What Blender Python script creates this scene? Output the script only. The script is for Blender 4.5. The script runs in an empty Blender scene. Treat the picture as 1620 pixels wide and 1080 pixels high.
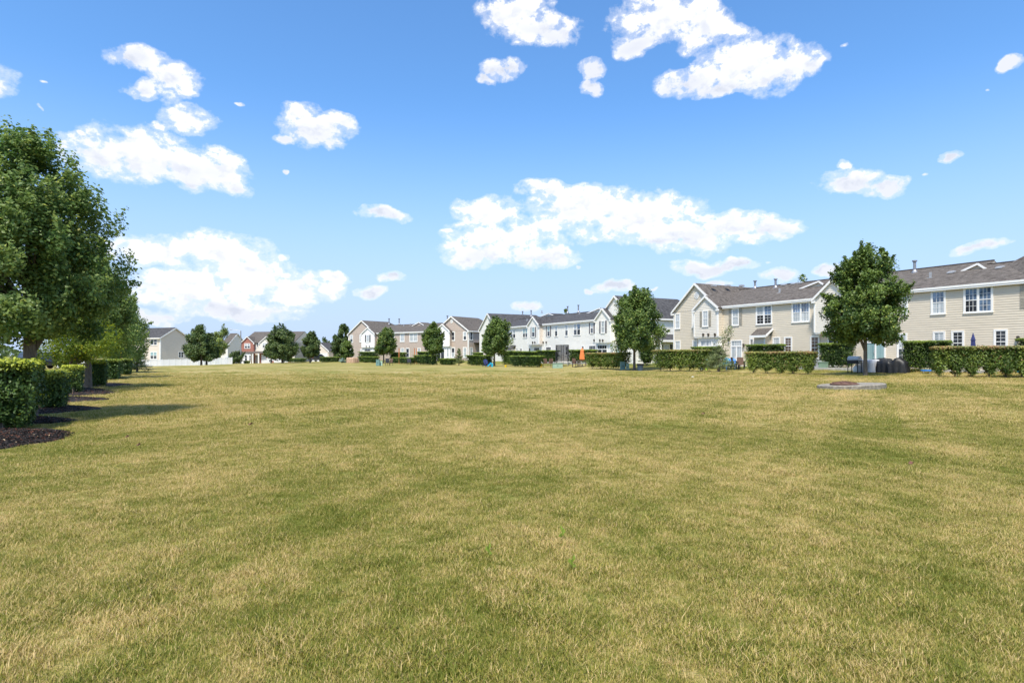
import bpy, math, random
import numpy as np
from mathutils import Vector, Matrix

# ------------------------------------------------------------------ camera, world, sun, exposure
S = bpy.context.scene
C = S.collection
F = 950.0            # focal length in photograph pixels (1620 wide)
EYE = 1.4
cam_d = bpy.data.cameras.new('camera')
cam_d.sensor_width = 36.0
cam_d.lens = F * 36.0 / 1620.0
cam_d.shift_y = 22.0 / 1620.0
cam_d.clip_start = 0.05
cam_d.clip_end = 6000.0
cam = bpy.data.objects.new('camera', cam_d)
cam.location = (0, 0, EYE)
cam.rotation_euler = (math.radians(90), 0, 0)
C.objects.link(cam)
S.camera = cam
S.view_settings.view_transform = 'Standard'
S.view_settings.look = 'None'
S.view_settings.exposure = EXPOSURE = 0.45
S.view_settings.gamma = 1.0
S.view_settings.use_curve_mapping = False
SUN_AZ = math.atan2(-0.27, -0.96)      # clockwise from +Y
SUN_EL = math.radians(62)
sun_d = bpy.data.lights.new('sun', 'SUN')
sun_d.energy = 4.6
sun_d.angle = math.radians(8)
sun_d.color = (1.0, 0.93, 0.82)
sun = bpy.data.objects.new('sun', sun_d)
sv = Vector((math.sin(SUN_AZ) * math.cos(SUN_EL), math.cos(SUN_AZ) * math.cos(SUN_EL), math.sin(SUN_EL)))
sun.rotation_euler = sv.to_track_quat('Z', 'Y').to_euler()
sun.location = (0, 0, 60)
C.objects.link(sun)
SKY_STRENGTH = 0.15
SKYMUL = (0.635, 0.985, 1.27)
HZF = 0.93
HZC = (0.44, 0.54, 0.76)
CLOUD_LUM = 0.86      # clouds, after the strength above

# ------------------------------------------------------------------ node helpers
class NT:
    def __init__(s, tree): s.t = tree; s.n = tree.nodes; s.l = tree.links
    def new(s, typ, **kw):
        nd = s.n.new(typ)
        for k, v in kw.items(): setattr(nd, k, v)
        return nd
    def put(s, sock, v):
        if hasattr(v, 'links') or isinstance(v, bpy.types.NodeSocket): s.l.new(v, sock)
        elif v is not None: sock.default_value = v
    def m(s, op, a, b=None, c=None, clamp=False):
        nd = s.new('ShaderNodeMath', operation=op); nd.use_clamp = clamp
        s.put(nd.inputs[0], a)
        if b is not None: s.put(nd.inputs[1], b)
        if c is not None: s.put(nd.inputs[2], c)
        return nd.outputs[0]
    def vm(s, op, a, b=None):
        nd = s.new('ShaderNodeVectorMath', operation=op)
        s.put(nd.inputs[0], a)
        if b is not None: s.put(nd.inputs[1], b)
        return nd.outputs['Value'] if op in ('LENGTH', 'DOT_PRODUCT', 'DISTANCE') else nd.outputs[0]
    def noise(s, vec, scale, detail=3, rough=0.55, w=None, dist=0.0):
        nd = s.new('ShaderNodeTexNoise')
        if w is not None: nd.noise_dimensions = '4D'; nd.inputs['W'].default_value = w
        if vec is not None: s.l.new(vec, nd.inputs['Vector'])
        nd.inputs['Scale'].default_value = scale; nd.inputs['Detail'].default_value = detail
        nd.inputs['Roughness'].default_value = rough; nd.inputs['Distortion'].default_value = dist
        return nd.outputs['Fac']
    def mr(s, v, a, b, c=0.0, d=1.0, smooth=False):
        nd = s.new('ShaderNodeMapRange'); nd.clamp = True
        if smooth: nd.interpolation_type = 'SMOOTHSTEP'
        s.put(nd.inputs['Value'], v); s.put(nd.inputs['From Min'], a); s.put(nd.inputs['From Max'], b)
        s.put(nd.inputs['To Min'], c); s.put(nd.inputs['To Max'], d)
        return nd.outputs['Result']
    def mix(s, f, a, b, mode='MIX'):
        nd = s.new('ShaderNodeMix', data_type='RGBA', blend_type=mode)
        s.put(nd.inputs['Factor'], f)
        for k, v in ((6, a), (7, b)):
            if isinstance(v, tuple) and len(v) == 3: v = (*v, 1)
            s.put(nd.inputs[k], v)
        return nd.outputs[2]
    def mapping(s, vec, loc=(0, 0, 0), rot=(0, 0, 0), sc=(1, 1, 1)):
        nd = s.new('ShaderNodeMapping'); s.l.new(vec, nd.inputs['Vector'])
        nd.inputs['Location'].default_value = loc; nd.inputs['Rotation'].default_value = rot; nd.inputs['Scale'].default_value = sc
        return nd.outputs[0]
    def bump(s, h, strength=0.5, dist=0.02):
        nd = s.new('ShaderNodeBump'); s.l.new(h, nd.inputs['Height'])
        nd.inputs['Strength'].default_value = strength; nd.inputs['Distance'].default_value = dist
        return nd.outputs[0]

# ------------------------------------------------------------------ sky and clouds (by world direction)
CLOUDS = [  # photo px: cx, cy, half width, up, down, weight
 (225,102,62,34,22,.72),(272,128,50,34,36,.92),(225,135,42,18,30,.6),(295,190,52,26,30,.85),(250,200,30,14,14,.6),(378,168,22,8,8,.5),
 (62,130,20,10,8,.42),(140,215,22,10,12,.5),(55,175,22,10,8,.35),
 (165,250,72,34,32,1.1),(230,248,85,42,38,1.3),(300,262,62,32,38,1.15),(345,262,52,28,42,1.1),(372,292,34,22,26,.75),(385,290,16,14,10,.5),
 (478,180,40,24,22,.9),(500,205,62,28,28,1.05),(545,205,28,26,18,.75),(448,222,34,14,12,.6),
 (605,340,44,13,13,1.0),(452,268,12,8,6,.5),
 (250,395,95,27,30,1.0),(350,398,95,30,40,1.1),(400,430,80,34,45,1.05),(300,458,110,34,40,.95),(470,455,75,30,32,.9),(520,440,45,14,14,.65),(445,400,20,14,14,.5),
 (380,490,140,20,24,.75),(250,500,80,18,20,.6),(585,458,36,12,12,.8),(625,438,30,13,12,.85),
 (815,25,62,32,22,1.1),(850,50,60,26,26,1.15),(795,105,45,17,26,.75),(770,118,28,12,18,.6),(935,115,30,30,20,.75),(935,140,26,14,16,.7),(900,45,22,10,8,.5),(820,70,28,12,12,.5),
 (1050,30,75,45,42,1.3),(1010,70,45,30,22,.85),(1110,50,52,40,42,1.05),(1165,50,36,22,22,.6),(1180,95,75,40,42,1.2),(1225,105,62,34,36,1.25),(1270,105,34,22,20,.8),(1095,130,62,22,22,1.05),(1150,140,60,16,14,.95),
 (768,330,52,20,24,1.1),(712,361,20,6,7,.65),(800,372,95,30,30,1.1),(760,400,62,26,24,1.1),(865,355,34,14,12,.9),(858,402,62,22,22,1.05),(916,422,10,7,6,.5),
 (880,300,62,16,22,1.0),(935,325,95,32,34,1.35),(1010,345,100,34,38,1.3),(1085,368,92,28,30,1.15),(1160,360,75,24,24,1.0),(1215,360,58,22,20,1.0),(1050,385,60,14,12,.8),
 (1110,420,48,16,15,.95),(1165,414,50,13,11,.75),(1235,432,30,13,12,.95),(1130,445,50,10,10,.6),(1303,425,24,11,13,.95),(1220,408,20,6,6,.4),
 (970,455,36,13,11,.8),(935,458,18,10,10,.5),(1035,458,20,7,8,.4),(832,485,30,12,14,.75),(1290,450,60,10,10,.5),
 (1340,290,58,22,22,.9),(1400,295,50,14,18,.95),(1335,265,22,18,16,.55),(1508,252,26,8,8,.7),(1475,280,20,8,8,.35),(1335,76,24,8,8,.45),
 (1548,392,55,12,11,.9),(1605,100,24,16,16,.7),(1565,140,14,8,8,.35),(1490,425,24,8,8,.4),
 (-60,120,90,40,30,1.1),(-190,330,140,45,40,1.1),(1760,210,110,42,36,1.15),(1900,380,160,30,28,1.1),(1700,500,120,16,14,.8),
 (640,-130,120,50,40,1.2),(1300,-180,150,60,48,1.2),(240,-160,110,50,36,1.1),
]
W = bpy.data.worlds.new('World'); S.world = W; W.use_nodes = True
wt = W.node_tree; wt.nodes.clear()
def azel(px, py):
    v = Vector(((px - 810) / F, 1, (562 - py) / F)).normalized()
    return math.atan2(v.x, v.y), math.asin(v.z)
def cloud_field(c, P0):
    """density of cloud for a direction (azimuth, elevation); every blob keeps its constants on its own nodes"""
    nz = c.new('ShaderNodeTexNoise'); nz.inputs['Scale'].default_value = 14; nz.inputs['Detail'].default_value = 4; c.l.new(P0, nz.inputs['Vector'])
    wp = c.new('ShaderNodeVectorMath', operation='MULTIPLY_ADD')
    c.l.new(nz.outputs['Color'], wp.inputs[0]); wp.inputs[1].default_value = (0.045, 0.045, 0); c.l.new(P0, wp.inputs[2])
    P = c.vm('SUBTRACT', wp.outputs[0], (0.0225, 0.0225, 0))
    sp = c.new('ShaderNodeSeparateXYZ'); c.l.new(P0, sp.inputs[0])
    far = c.m('MAXIMUM', c.mr(c.m('ABSOLUTE', sp.outputs[0]), 1.0, 1.3), c.mr(sp.outputs[1], 0.75, 0.95))
    gen = c.noise(c.mapping(P0, sc=(1, 1.9, 1)), 3.2, 1, 0.5)
    acc = c.m('MULTIPLY', c.mr(gen, 0.5, 0.66, 0, 1.2), far)
    acc = c.m('SUBTRACT', 1.4, acc); low = None
    Pb = c.vm('SUBTRACT', P, (0.004, 0.030, 0))
    for (px, py, rx, ru, rd, w) in CLOUDS:
        py = py + (rd - ru) / 2; ry = (ru + rd) / 2
        g_ = 1.12 * min(1.25, w) ** 0.6
        a0, e0 = azel(px, py)
        wa = abs(azel(px + rx, py)[0] - azel(px - rx, py)[0]) / 2 * g_
        k = (azel(px, py - 10)[1] - azel(px, py + 10)[1]) / 20 * g_
        nd = c.new('ShaderNodeVectorMath', operation='MULTIPLY_ADD')
        c.l.new(P, nd.inputs[0])
        nd.inputs[1].default_value = (1 / wa, 1 / (ry * k), 0)
        nd.inputs[2].default_value = (-a0 / wa, -e0 / (ry * k), 0)
        ln = c.vm('LENGTH', nd.outputs[0])
        if w < 0.62: ln = c.m('ADD', ln, 0.75 - w)
        acc = c.m('MINIMUM', acc, ln)
        if rx >= 38 and w >= .62:
            n2_ = c.new('ShaderNodeVectorMath', operation='MULTIPLY_ADD'); c.l.new(Pb, n2_.inputs[0])
            n2_.inputs[1].default_value = nd.inputs[1].default_value; n2_.inputs[2].default_value = nd.inputs[2].default_value
            l2 = c.vm('LENGTH', n2_.outputs[0]); low = l2 if low is None else c.m('MINIMUM', low, l2)
    und = c.m('SUBTRACT', c.m('MINIMUM', low, 2.0), acc)
    acc = c.m('MULTIPLY_ADD', acc, -1.25, 1.16)
    Pm = c.mapping(P0, sc=(1, 1.35, 1))
    n1 = c.noise(Pm, 30, 8, 0.62, dist=0.15)
    n3 = c.noise(c.vm('ADD', Pm, (0.008, 0.016, 0)), 30, 3, 0.6)
    n2 = c.noise(P0, 95, 4, 0.62, dist=0.3)
    dd = c.m('MULTIPLY_ADD', n1, 3.3, -1.65)
    dd = c.m('ADD', dd, c.m('MULTIPLY_ADD', n2, 0.62, -0.31))
    dd = c.m('ADD', acc, dd)
    return c.m('ADD', dd, c.mr(acc, -0.35, 0.1, -0.9, 0.0)), c.m('SUBTRACT', n1, n3), acc, und

w_ = NT(wt)
tc = w_.new('ShaderNodeTexCoord')
sky = w_.new('ShaderNodeTexSky', sky_type='NISHITA')
sky.sun_disc = False; sky.sun_elevation = SUN_EL; sky.sun_rotation = SUN_AZ
sky.air_density = 1.0; sky.dust_density = 0.9; sky.ozone_density = 1.0; sky.altitude = 200
dirn = w_.vm('NORMALIZE', tc.outputs['Generated'])
sd = w_.new('ShaderNodeSeparateXYZ'); w_.l.new(dirn, sd.inputs[0])
az = w_.m('ARCTAN2', sd.outputs[0], sd.outputs[1])
el = w_.m('ARCSINE', sd.outputs[2])
pv = w_.new('ShaderNodeCombineXYZ'); w_.l.new(az, pv.inputs[0]); w_.l.new(el, pv.inputs[1])
D0, DN, DA, DU = cloud_field(w_, pv.outputs[0])
alpha = w_.m('MAXIMUM', w_.mr(D0, 0.02, 0.62, smooth=True), w_.m('MULTIPLY', w_.mr(D0, -0.4, 0.4, smooth=True), 0.42))
above = w_.mr(sd.outputs[2], 0.0, 0.02)
alpha = w_.m('MULTIPLY', alpha, above)
thick = w_.mr(D0, 0.1, 0.6)
lump = w_.noise(w_.mapping(pv.outputs[0], sc=(1, 2.2, 1)), 11, 3, 0.55)
grey = w_.m('ADD', w_.mr(DN, 0.02, -0.16, 0, 0.35), w_.mr(lump, 0.50, 0.75, 0, 0.25))
grey = w_.m('ADD', grey, w_.mr(DU, 0.1, 1.3, 0, 0.6))
grey = w_.m('MULTIPLY', grey, thick, clamp=True)
ccol = w_.mix(grey, (1.0, 1.0, 1.02), (0.62, 0.66, 0.76))
cc = w_.new('ShaderNodeVectorMath', operation='SCALE'); w_.l.new(ccol, cc.inputs[0]); cc.inputs['Scale'].default_value = CLOUD_LUM / SKY_STRENGTH
# summer haze: the sky pales towards the horizon
hz = w_.mr(sd.outputs[2], 0.0, 0.40, 1.0, 0.0, smooth=True)
skyc = w_.mix(1.0, sky.outputs[0], SKYMUL, 'MULTIPLY')
skyc = w_.mix(w_.m('MULTIPLY', hz, HZF), skyc, tuple(v / SKY_STRENGTH for v in HZC))
fin = w_.mix(w_.m('MULTIPLY', alpha, 0.97), skyc, cc.outputs[0])
bg = w_.new('ShaderNodeBackground'); w_.l.new(fin, bg.inputs[0]); bg.inputs[1].default_value = SKY_STRENGTH
wo = w_.new('ShaderNodeOutputWorld'); w_.l.new(bg.outputs[0], wo.inputs[0])
W.cycles.sampling_method = 'MANUAL'; W.cycles.sample_map_resolution = 256

# ------------------------------------------------------------------ terrain
def sm(a, b, x):
    t = np.clip((np.asarray(x, float) - a) / (b - a), 0, 1)
    return t * t * (3 - 2 * t)
FACADES = [((19.07, 55.5), (30.35, 35.6)), ((-0.6, 95.4), (10.4, 75.2)), ((-34.3, 125.7), (-7.8, 106.0))]
def gz(X, Y):
    X = np.asarray(X, float); Y = np.asarray(Y, float)
    z = 0.2 * sm(2, 24, X) * sm(5, 20, Y)
    z = z - 1.0 * sm(40, 80, -X) * sm(55, 100, Y)
    for (a, b), ex in zip(FACADES, ((16, 14), (10, 22), (2, 6))):
        ax, ay = a; bx, by = b; L = math.hypot(bx - ax, by - ay); ux, uy = (bx - ax) / L, (by - ay) / L
        s = (X - ax) * ux + (Y - ay) * uy
        dd = -((X - ax) * (-uy) + (Y - ay) * ux)      # distance in front of the facade
        out = np.maximum(0, np.maximum(-ex[0] - s, s - L - ex[1]))
        e = np.hypot(out, np.maximum(dd, 0))
        k = sm(6.5, 1.2, e) if False else 1 - sm(1.2, 6.5, e)
        k = np.where(dd < -14, 0, k)
        z = z * (1 - k) + 0.45 * k
    z = z + 0.03 * np.sin(X * 0.31 + 1.2) * np.sin(Y * 0.27 + 0.4) * sm(4, 12, Y)
    return z
def hit(px, py, guess=None):
    """where the sight line through a photo pixel meets the ground"""
    u = (px - 810) / F; v = (562 - py) / F
    ys = np.concatenate([np.arange(2, 60, 0.05), np.arange(60, 220, 0.2)])
    d = (EYE + v * ys) - gz(u * ys, ys)
    i = np.argmax(d < 0)
    Y = ys[i] if d[i] < 0 else 200.0
    return np.array([u * Y, Y, float(gz(u * Y, Y))])
def at(px, Y, py=None):
    X = (px - 810) / F * Y
    return np.array([X, Y, float(gz(X, Y)) if py is None else EYE + (562 - py) / F * Y])

# ------------------------------------------------------------------ materials
MATS = {}
def mat(name, col=None, rough=0.7, metal=0.0, spec=0.5, coat=0.0, var=0.0, vscale=3.0, bump=0.0, bscale=60, build=None, trans=None):
    if name in MATS: return MATS[name]
    m = bpy.data.materials.new(name); m.use_nodes = True
    t = NT(m.node_tree); bs = m.node_tree.nodes['Principled BSDF']
    bs.inputs['Roughness'].default_value = rough; bs.inputs['Metallic'].default_value = metal
    bs.inputs['Specular IOR Level'].default_value = spec; bs.inputs['Coat Weight'].default_value = coat
    bs.inputs['Coat Roughness'].default_value = 0.04
    geo = t.new('ShaderNodeNewGeometry')
    if build: build(t, bs, geo)
    else:
        if var > 0:
            n = t.noise(geo.outputs['Position'], vscale, 4, 0.6)
            f = t.mr(n, 0.3, 0.7)
            t.l.new(t.mix(f, tuple(c * (1 - var) for c in col), tuple(min(1, c * (1 + var)) for c in col)), bs.inputs['Base Color'])
        else: bs.inputs['Base Color'].default_value = (*col, 1)
        if bump > 0:
            t.l.new(t.bump(t.noise(geo.outputs['Position'], bscale, 3), bump, 0.01), bs.inputs['Normal'])
    MATS[name] = m
    return m

def grass_tone(t, geo, blades):
    """colour of the lawn: straw and green in patches of many sizes, pale mower tracks"""
    pos = geo.outputs['Position']
    p2 = t.vm('MULTIPLY', pos, (1, 1, 0))
    big = t.noise(p2, 0.16, 3, 0.55)
    mid = t.noise(p2, 0.75, 4, 0.62, w=2.0)
    sml = t.noise(p2, 3.6, 4, 0.65, w=5.0)
    fine = t.noise(p2, 19.0, 3, 0.7, w=8.0)
    rot = t.mapping(p2, rot=(0, 0, math.radians(30)))
    strk = t.noise(t.mapping(rot, sc=(1.0, 0.05, 1)), 1.0, 3, 0.6, w=1.0)
    rot2 = t.mapping(p2, rot=(0, 0, math.radians(-32)))
    strk2 = t.noise(t.mapping(rot2, sc=(1.0, 0.04, 1)), 0.8, 3, 0.6, w=3.0)
    sp = t.new('ShaderNodeSeparateXYZ'); t.l.new(pos, sp.inputs[0])
    dist = t.mr(sp.outputs[1], 3.0, 18.0, -0.05, 0.06)
    side = t.mr(sp.outputs[0], -9.0, 2.0, -0.05, 0.0)
    dry = t.m('MULTIPLY_ADD', t.m('SUBTRACT', big, 0.5), 0.9, 0.5)
    dry = t.m('ADD', dry, t.m('MULTIPLY', t.m('SUBTRACT', mid, 0.5), 0.95))
    dry = t.m('ADD', dry, t.m('MULTIPLY', t.m('SUBTRACT', sml, 0.5), 1.15))
    dry = t.m('ADD', dry, t.m('MULTIPLY', t.m('SUBTRACT', fine, 0.5), 0.6 if not blades else 0.6))
    dry = t.m('ADD', dry, t.m('MULTIPLY', t.m('SUBTRACT', strk, 0.5), 0.8))
    dry = t.m('ADD', dry, t.m('MULTIPLY', t.m('SUBTRACT', strk2, 0.5), 0.65))
    dry = t.m('ADD', t.m('ADD', dry, dist), side)
    return dry, fine, sml, p2
G_GREEN = (0.15, 0.165, 0.03); G_MID = (0.295, 0.248, 0.072); G_DRY = (0.44, 0.345, 0.165); G_DARK = (0.11, 0.11, 0.03)
def ground_mat(t, bs, geo):
    dry, fine, sml, p2 = grass_tone(t, geo, False)
    at_ = t.new('ShaderNodeAttribute', attribute_name='lush')
    dry = t.m('SUBTRACT', dry, t.m('MULTIPLY', at_.outputs['Fac'], 0.42))
    c = t.mix(t.mr(dry, 0.22, 0.55), G_GREEN, G_MID)
    c = t.mix(t.mr(dry, 0.5, 0.85), c, G_DRY)
    g = t.noise(p2, 55.0, 3, 0.75, w=4.0)
    c = t.mix(t.mr(g, 0.52, 0.36, 0, 0.6), c, G_DARK)
    c = t.mix(t.mr(g, 0.58, 0.75, 0, 0.55), c, (0.52, 0.42, 0.22))
    hv = t.noise(p2, 9.0, 4, 0.75, w=9.0)
    c = t.mix(t.mr(hv, 0.47, 0.33, 0, 0.45), c, G_DARK)
    t.l.new(c, bs.inputs['Base Color'])
    h = t.m('ADD', t.m('MULTIPLY', g, 0.4), hv)
    t.l.new(t.bump(h, 0.75, 0.06), bs.inputs['Normal'])
    bs.inputs['Specular IOR Level'].default_value = 0.15
def blade_mat(t, bs, geo):
    dry, fine, sml, p2 = grass_tone(t, geo, True)
    at_ = t.new('ShaderNodeAttribute', attribute_name='v')
    v = at_.outputs['Fac']
    dry = t.m('ADD', dry, t.m('MULTIPLY', t.m('SUBTRACT', v, 0.5), 1.1))
    c = t.mix(t.mr(dry, 0.22, 0.52), (0.165, 0.19, 0.024), (0.405, 0.345, 0.07))
    c = t.mix(t.mr(dry, 0.48, 0.82), c, (0.66, 0.50, 0.235))
    t.l.new(c, bs.inputs['Base Color'])
    bs.inputs['Specular IOR Level'].default_value = 0.25; bs.inputs['Roughness'].default_value = 0.55
    tr = t.new('ShaderNodeBsdfTranslucent'); t.l.new(c, tr.inputs[0])
    mx = t.new('ShaderNodeMixShader'); mx.inputs[0].default_value = 0.35
    t.l.new(bs.outputs[0], mx.inputs[1]); t.l.new(tr.outputs[0], mx.inputs[2])
    t.l.new(mx.outputs[0], t.t.nodes['Material Output'].inputs['Surface'])
def leaf_mat(dark, light, tint=None, trans=0.3, tintamt=1.0):
    def f(t, bs, geo):
        v = t.new('ShaderNodeAttribute', attribute_name='v').outputs['Fac']
        c = t.mix(v, dark, light)
        if tint:
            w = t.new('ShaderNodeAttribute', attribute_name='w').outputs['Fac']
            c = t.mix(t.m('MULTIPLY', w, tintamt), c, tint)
        t.l.new(c, bs.inputs['Base Color'])
        bs.inputs['Roughness'].default_value = 0.45; bs.inputs['Specular IOR Level'].default_value = 0.4
        tr = t.new('ShaderNodeBsdfTranslucent'); t.l.new(c, tr.inputs[0])
        mx = t.new('ShaderNodeMixShader'); mx.inputs[0].default_value = trans
        t.l.new(bs.outputs[0], mx.inputs[1]); t.l.new(tr.outputs[0], mx.inputs[2])
        t.l.new(mx.outputs[0], t.t.nodes['Material Output'].inputs['Surface'])
    return f
def siding_mat(col):
    def f(t, bs, geo):
        n = t.noise(t.mapping(geo.outputs['Position'], sc=(1, 1, 7)), 1.7, 4, 0.6)
        n2 = t.noise(geo.outputs['Position'], 0.35, 3, 0.5)
        c = t.mix(t.mr(n, 0.3, 0.7), tuple(v * 0.93 for v in col), tuple(min(.9, v * 1.05) for v in col))
        c = t.mix(t.mr(n2, 0.45, 0.7, 0, 0.16), c, tuple(v * 0.78 for v in col))
        t.l.new(c, bs.inputs['Base Color']); bs.inputs['Roughness'].default_value = 0.5
    return f
def shingle_mat(c1, c2, c3):
    def f(t, bs, geo):
        uv = t.new('ShaderNodeUVMap').outputs[0]
        br = t.new('ShaderNodeTexBrick'); t.l.new(uv, br.inputs['Vector'])
        br.inputs['Scale'].default_value = 1.0; br.inputs['Brick Width'].default_value = 0.26; br.inputs['Row Height'].default_value = 0.14
        br.inputs['Mortar Size'].default_value = 0.006; br.inputs['Bias'].default_value = 0.0; br.offset = 0.37
        br.inputs['Color1'].default_value = (*c1, 1); br.inputs['Color2'].default_value = (*c2, 1); br.inputs['Mortar'].default_value = tuple(v * .6 for v in c1) + (1,)
        n = t.noise(uv, 2.6, 5, 0.8); n2 = t.noise(uv, 0.35, 3, 0.6)
        c = t.mix(t.mr(n, 0.42, 0.72), br.outputs['Color'], c3)
        c = t.mix(t.mr(n2, 0.4, 0.75, 0, 0.25), c, c1)
        t.l.new(c, bs.inputs['Base Color'])
        t.l.new(t.bump(t.m('ADD', br.outputs['Fac'], t.noise(uv, 40, 2)), 0.4, 0.01), bs.inputs['Normal'])
        bs.inputs['Roughness'].default_value = 0.9; bs.inputs['Specular IOR Level'].default_value = 0.2
    return f
def bark(t, bs, geo):
    n = t.noise(t.mapping(geo.outputs['Position'], sc=(1, 1, 0.18)), 34, 5, 0.7)
    t.l.new(t.mix(t.mr(n, 0.3, 0.7), (0.07, 0.055, 0.042), (0.21, 0.175, 0.135)), bs.inputs['Base Color'])
    t.l.new(t.bump(n, 0.8, 0.02), bs.inputs['Normal']); bs.inputs['Roughness'].default_value = 0.95
def mulch(t, bs, geo):
    p = geo.outputs['Position']
    n = t.noise(p, 38, 4, 0.8); v = t.new('ShaderNodeTexVoronoi'); v.inputs['Scale'].default_value = 26; t.l.new(p, v.inputs['Vector'])
    c = t.mix(t.mr(n, 0.35, 0.7), (0.008, 0.006, 0.005), (0.034, 0.022, 0.016))
    sp = t.new('ShaderNodeSeparateColor'); t.l.new(v.outputs['Color'], sp.inputs[0])
    c = t.mix(t.mr(sp.outputs[0], 0.9, 0.93, 0, 0.8), c, (0.22, 0.075, 0.035))
    t.l.new(c, bs.inputs['Base Color']); t.l.new(t.bump(t.m('ADD', n, v.outputs['Distance']), 1.0, 0.05), bs.inputs['Normal'])
    bs.inputs['Roughness'].default_value = 0.95
def chipm(t, bs, geo):
    v = t.new('ShaderNodeAttribute', attribute_name='v').outputs['Fac']
    c = t.mix(t.mr(v, 0, 0.75), (0.006, 0.0045, 0.004), (0.024, 0.016, 0.012))
    c = t.mix(t.mr(v, 0.86, 0.9), c, (0.15, 0.05, 0.025)); c = t.mix(t.mr(v, 0.975, 0.98), c, (0.45, 0.33, 0.2))
    t.l.new(c, bs.inputs['Base Color']); bs.inputs['Roughness'].default_value = 0.9
def brickm(t, bs, geo):
    uv = t.new('ShaderNodeUVMap').outputs[0]
    br = t.new('ShaderNodeTexBrick'); t.l.new(uv, br.inputs['Vector']); br.inputs['Scale'].default_value = 1
    br.inputs['Brick Width'].default_value = 0.2; br.inputs['Row Height'].default_value = 0.075; br.inputs['Mortar Size'].default_value = 0.006
    br.inputs['Color1'].default_value = (0.28, 0.075, 0.05, 1); br.inputs['Color2'].default_value = (0.38, 0.13, 0.085, 1); br.inputs['Mortar'].default_value = (0.42, 0.33, 0.28, 1)
    t.l.new(br.outputs['Color'], bs.inputs['Base Color']); bs.inputs['Roughness'].default_value = 0.9
def glassm(col, curtain=None):
    def f(t, bs, geo):
        if curtain:
            w = t.noise(t.mapping(geo.outputs['Position'], sc=(1, 1, 0.02)), 9, 2, 0.5)
            c = t.mix(t.mr(w, 0.35, 0.65), col, curtain); t.l.new(c, bs.inputs['Base Color'])
        else:
            w = t.noise(geo.outputs['Position'], 1.3, 3, 0.5)
            t.l.new(t.mix(t.mr(w, 0.4, 0.6), tuple(v * .5 for v in col), tuple(v * 1.6 for v in col)), bs.inputs['Base Color'])
        bs.inputs['Roughness'].default_value = 0.25; bs.inputs['Coat Weight'].default_value = 1.0; bs.inputs['Coat Roughness'].default_value = 0.03
        n = t.noise(geo.outputs['Position'], 1.1, 1); t.l.new(t.bump(n, 0.04, 0.05), bs.inputs['Coat Normal'])
    return f
M_ground = mat('dry_lawn', build=ground_mat, rough=0.95)
M_blade = mat('grass_blade', build=blade_mat)
M_white = mat('white_trim', (0.86, 0.84, 0.80), 0.45, var=0.03)
M_vinylfence = mat('white_vinyl_fence', (0.82, 0.82, 0.82), 0.4, var=0.03)
M_beige = mat('beige_siding', build=siding_mat((0.69, 0.605, 0.475)))
M_cream = mat('cream_siding', build=siding_mat((0.78, 0.725, 0.63)))
M_offw = mat('offwhite_siding', build=siding_mat((0.85, 0.815, 0.735)))
M_taupe = mat('taupe_siding', build=siding_mat((0.50, 0.405, 0.33)))
M_tan2 = mat('tan_siding_far', build=siding_mat((0.70, 0.61, 0.51)))
M_roofb = mat('brown_shingles', build=shingle_mat((0.06, 0.051, 0.044), (0.125, 0.108, 0.094), (0.185, 0.163, 0.144)))
M_roofg = mat('grey_shingles', build=shingle_mat((0.035, 0.034, 0.036), (0.075, 0.073, 0.075), (0.115, 0.113, 0.115)))
M_rooft = mat('taupe_shingles', build=shingle_mat((0.07, 0.06, 0.052), (0.12, 0.105, 0.092), (0.155, 0.138, 0.122)))
M_brick = mat('red_brick', build=brickm)
M_gdark = mat('dark_glass', build=glassm((0.035, 0.04, 0.05)))
M_gblue = mat('painted_sky_blue_glass', build=glassm((0.13, 0.19, 0.28)))  # blue of the mirrored sky painted into the pane's base colour
M_gcurt = mat('curtained_glass', build=glassm((0.30, 0.34, 0.36), (0.62, 0.64, 0.64)))
M_gteal = mat('teal_glass', build=glassm((0.20, 0.33, 0.34), (0.34, 0.47, 0.46)))
M_gwarm = mat('warm_dim_glass', build=glassm((0.08, 0.045, 0.03), (0.16, 0.09, 0.055)))
M_shut_b = mat('black_shutter', (0.045, 0.045, 0.05), 0.5, var=.1)
M_shut_g = mat('grey_shutter', (0.19, 0.175, 0.175), 0.5, var=.1)
M_shut_t = mat('tan_shutter', (0.40, 0.36, 0.29), 0.5, var=.1)
M_pipe = mat('galvanised_flue', (0.33, 0.33, 0.34), 0.45, 0.6, var=.2)
M_vent = mat('grey_roof_vent', (0.42, 0.42, 0.42), 0.5, 0.3, var=.1)
M_bark = mat('tree_bark', build=bark)
M_mulch = mat('dark_mulch', build=mulch)
M_chip = mat('mulch_chip', build=chipm)
M_conc = mat('concrete', (0.42, 0.40, 0.36), 0.9, var=.22, vscale=5, bump=.5)
M_concd = mat('weathered_concrete', (0.23, 0.205, 0.165), 0.95, var=.45, vscale=9, bump=.8, bscale=30)
M_rust = mat('rusty_iron', (0.15, 0.08, 0.055), 0.8, 0.3, var=.4, vscale=25)
M_black = mat('black_plastic', (0.022, 0.022, 0.025), 0.5, var=.2)
M_blackc = mat('black_vinyl_cover', (0.015, 0.015, 0.016), 0.5, var=.3, bump=.3, bscale=7)
M_greyc = mat('light_grey_cover', (0.55, 0.56, 0.58), 0.6, var=.15, bump=.4, bscale=6)
M_tanc = mat('tan_cover', (0.42, 0.28, 0.18), 0.7, var=.2, bump=.4, bscale=5)
M_green = mat('utility_green', (0.20, 0.29, 0.20), 0.55, var=.12)
M_teal = mat('faded_teal', (0.13, 0.24, 0.22), 0.6, var=.2)
M_pgreen = mat('pale_green_box', (0.42, 0.58, 0.46), 0.6, var=.12)
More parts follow.
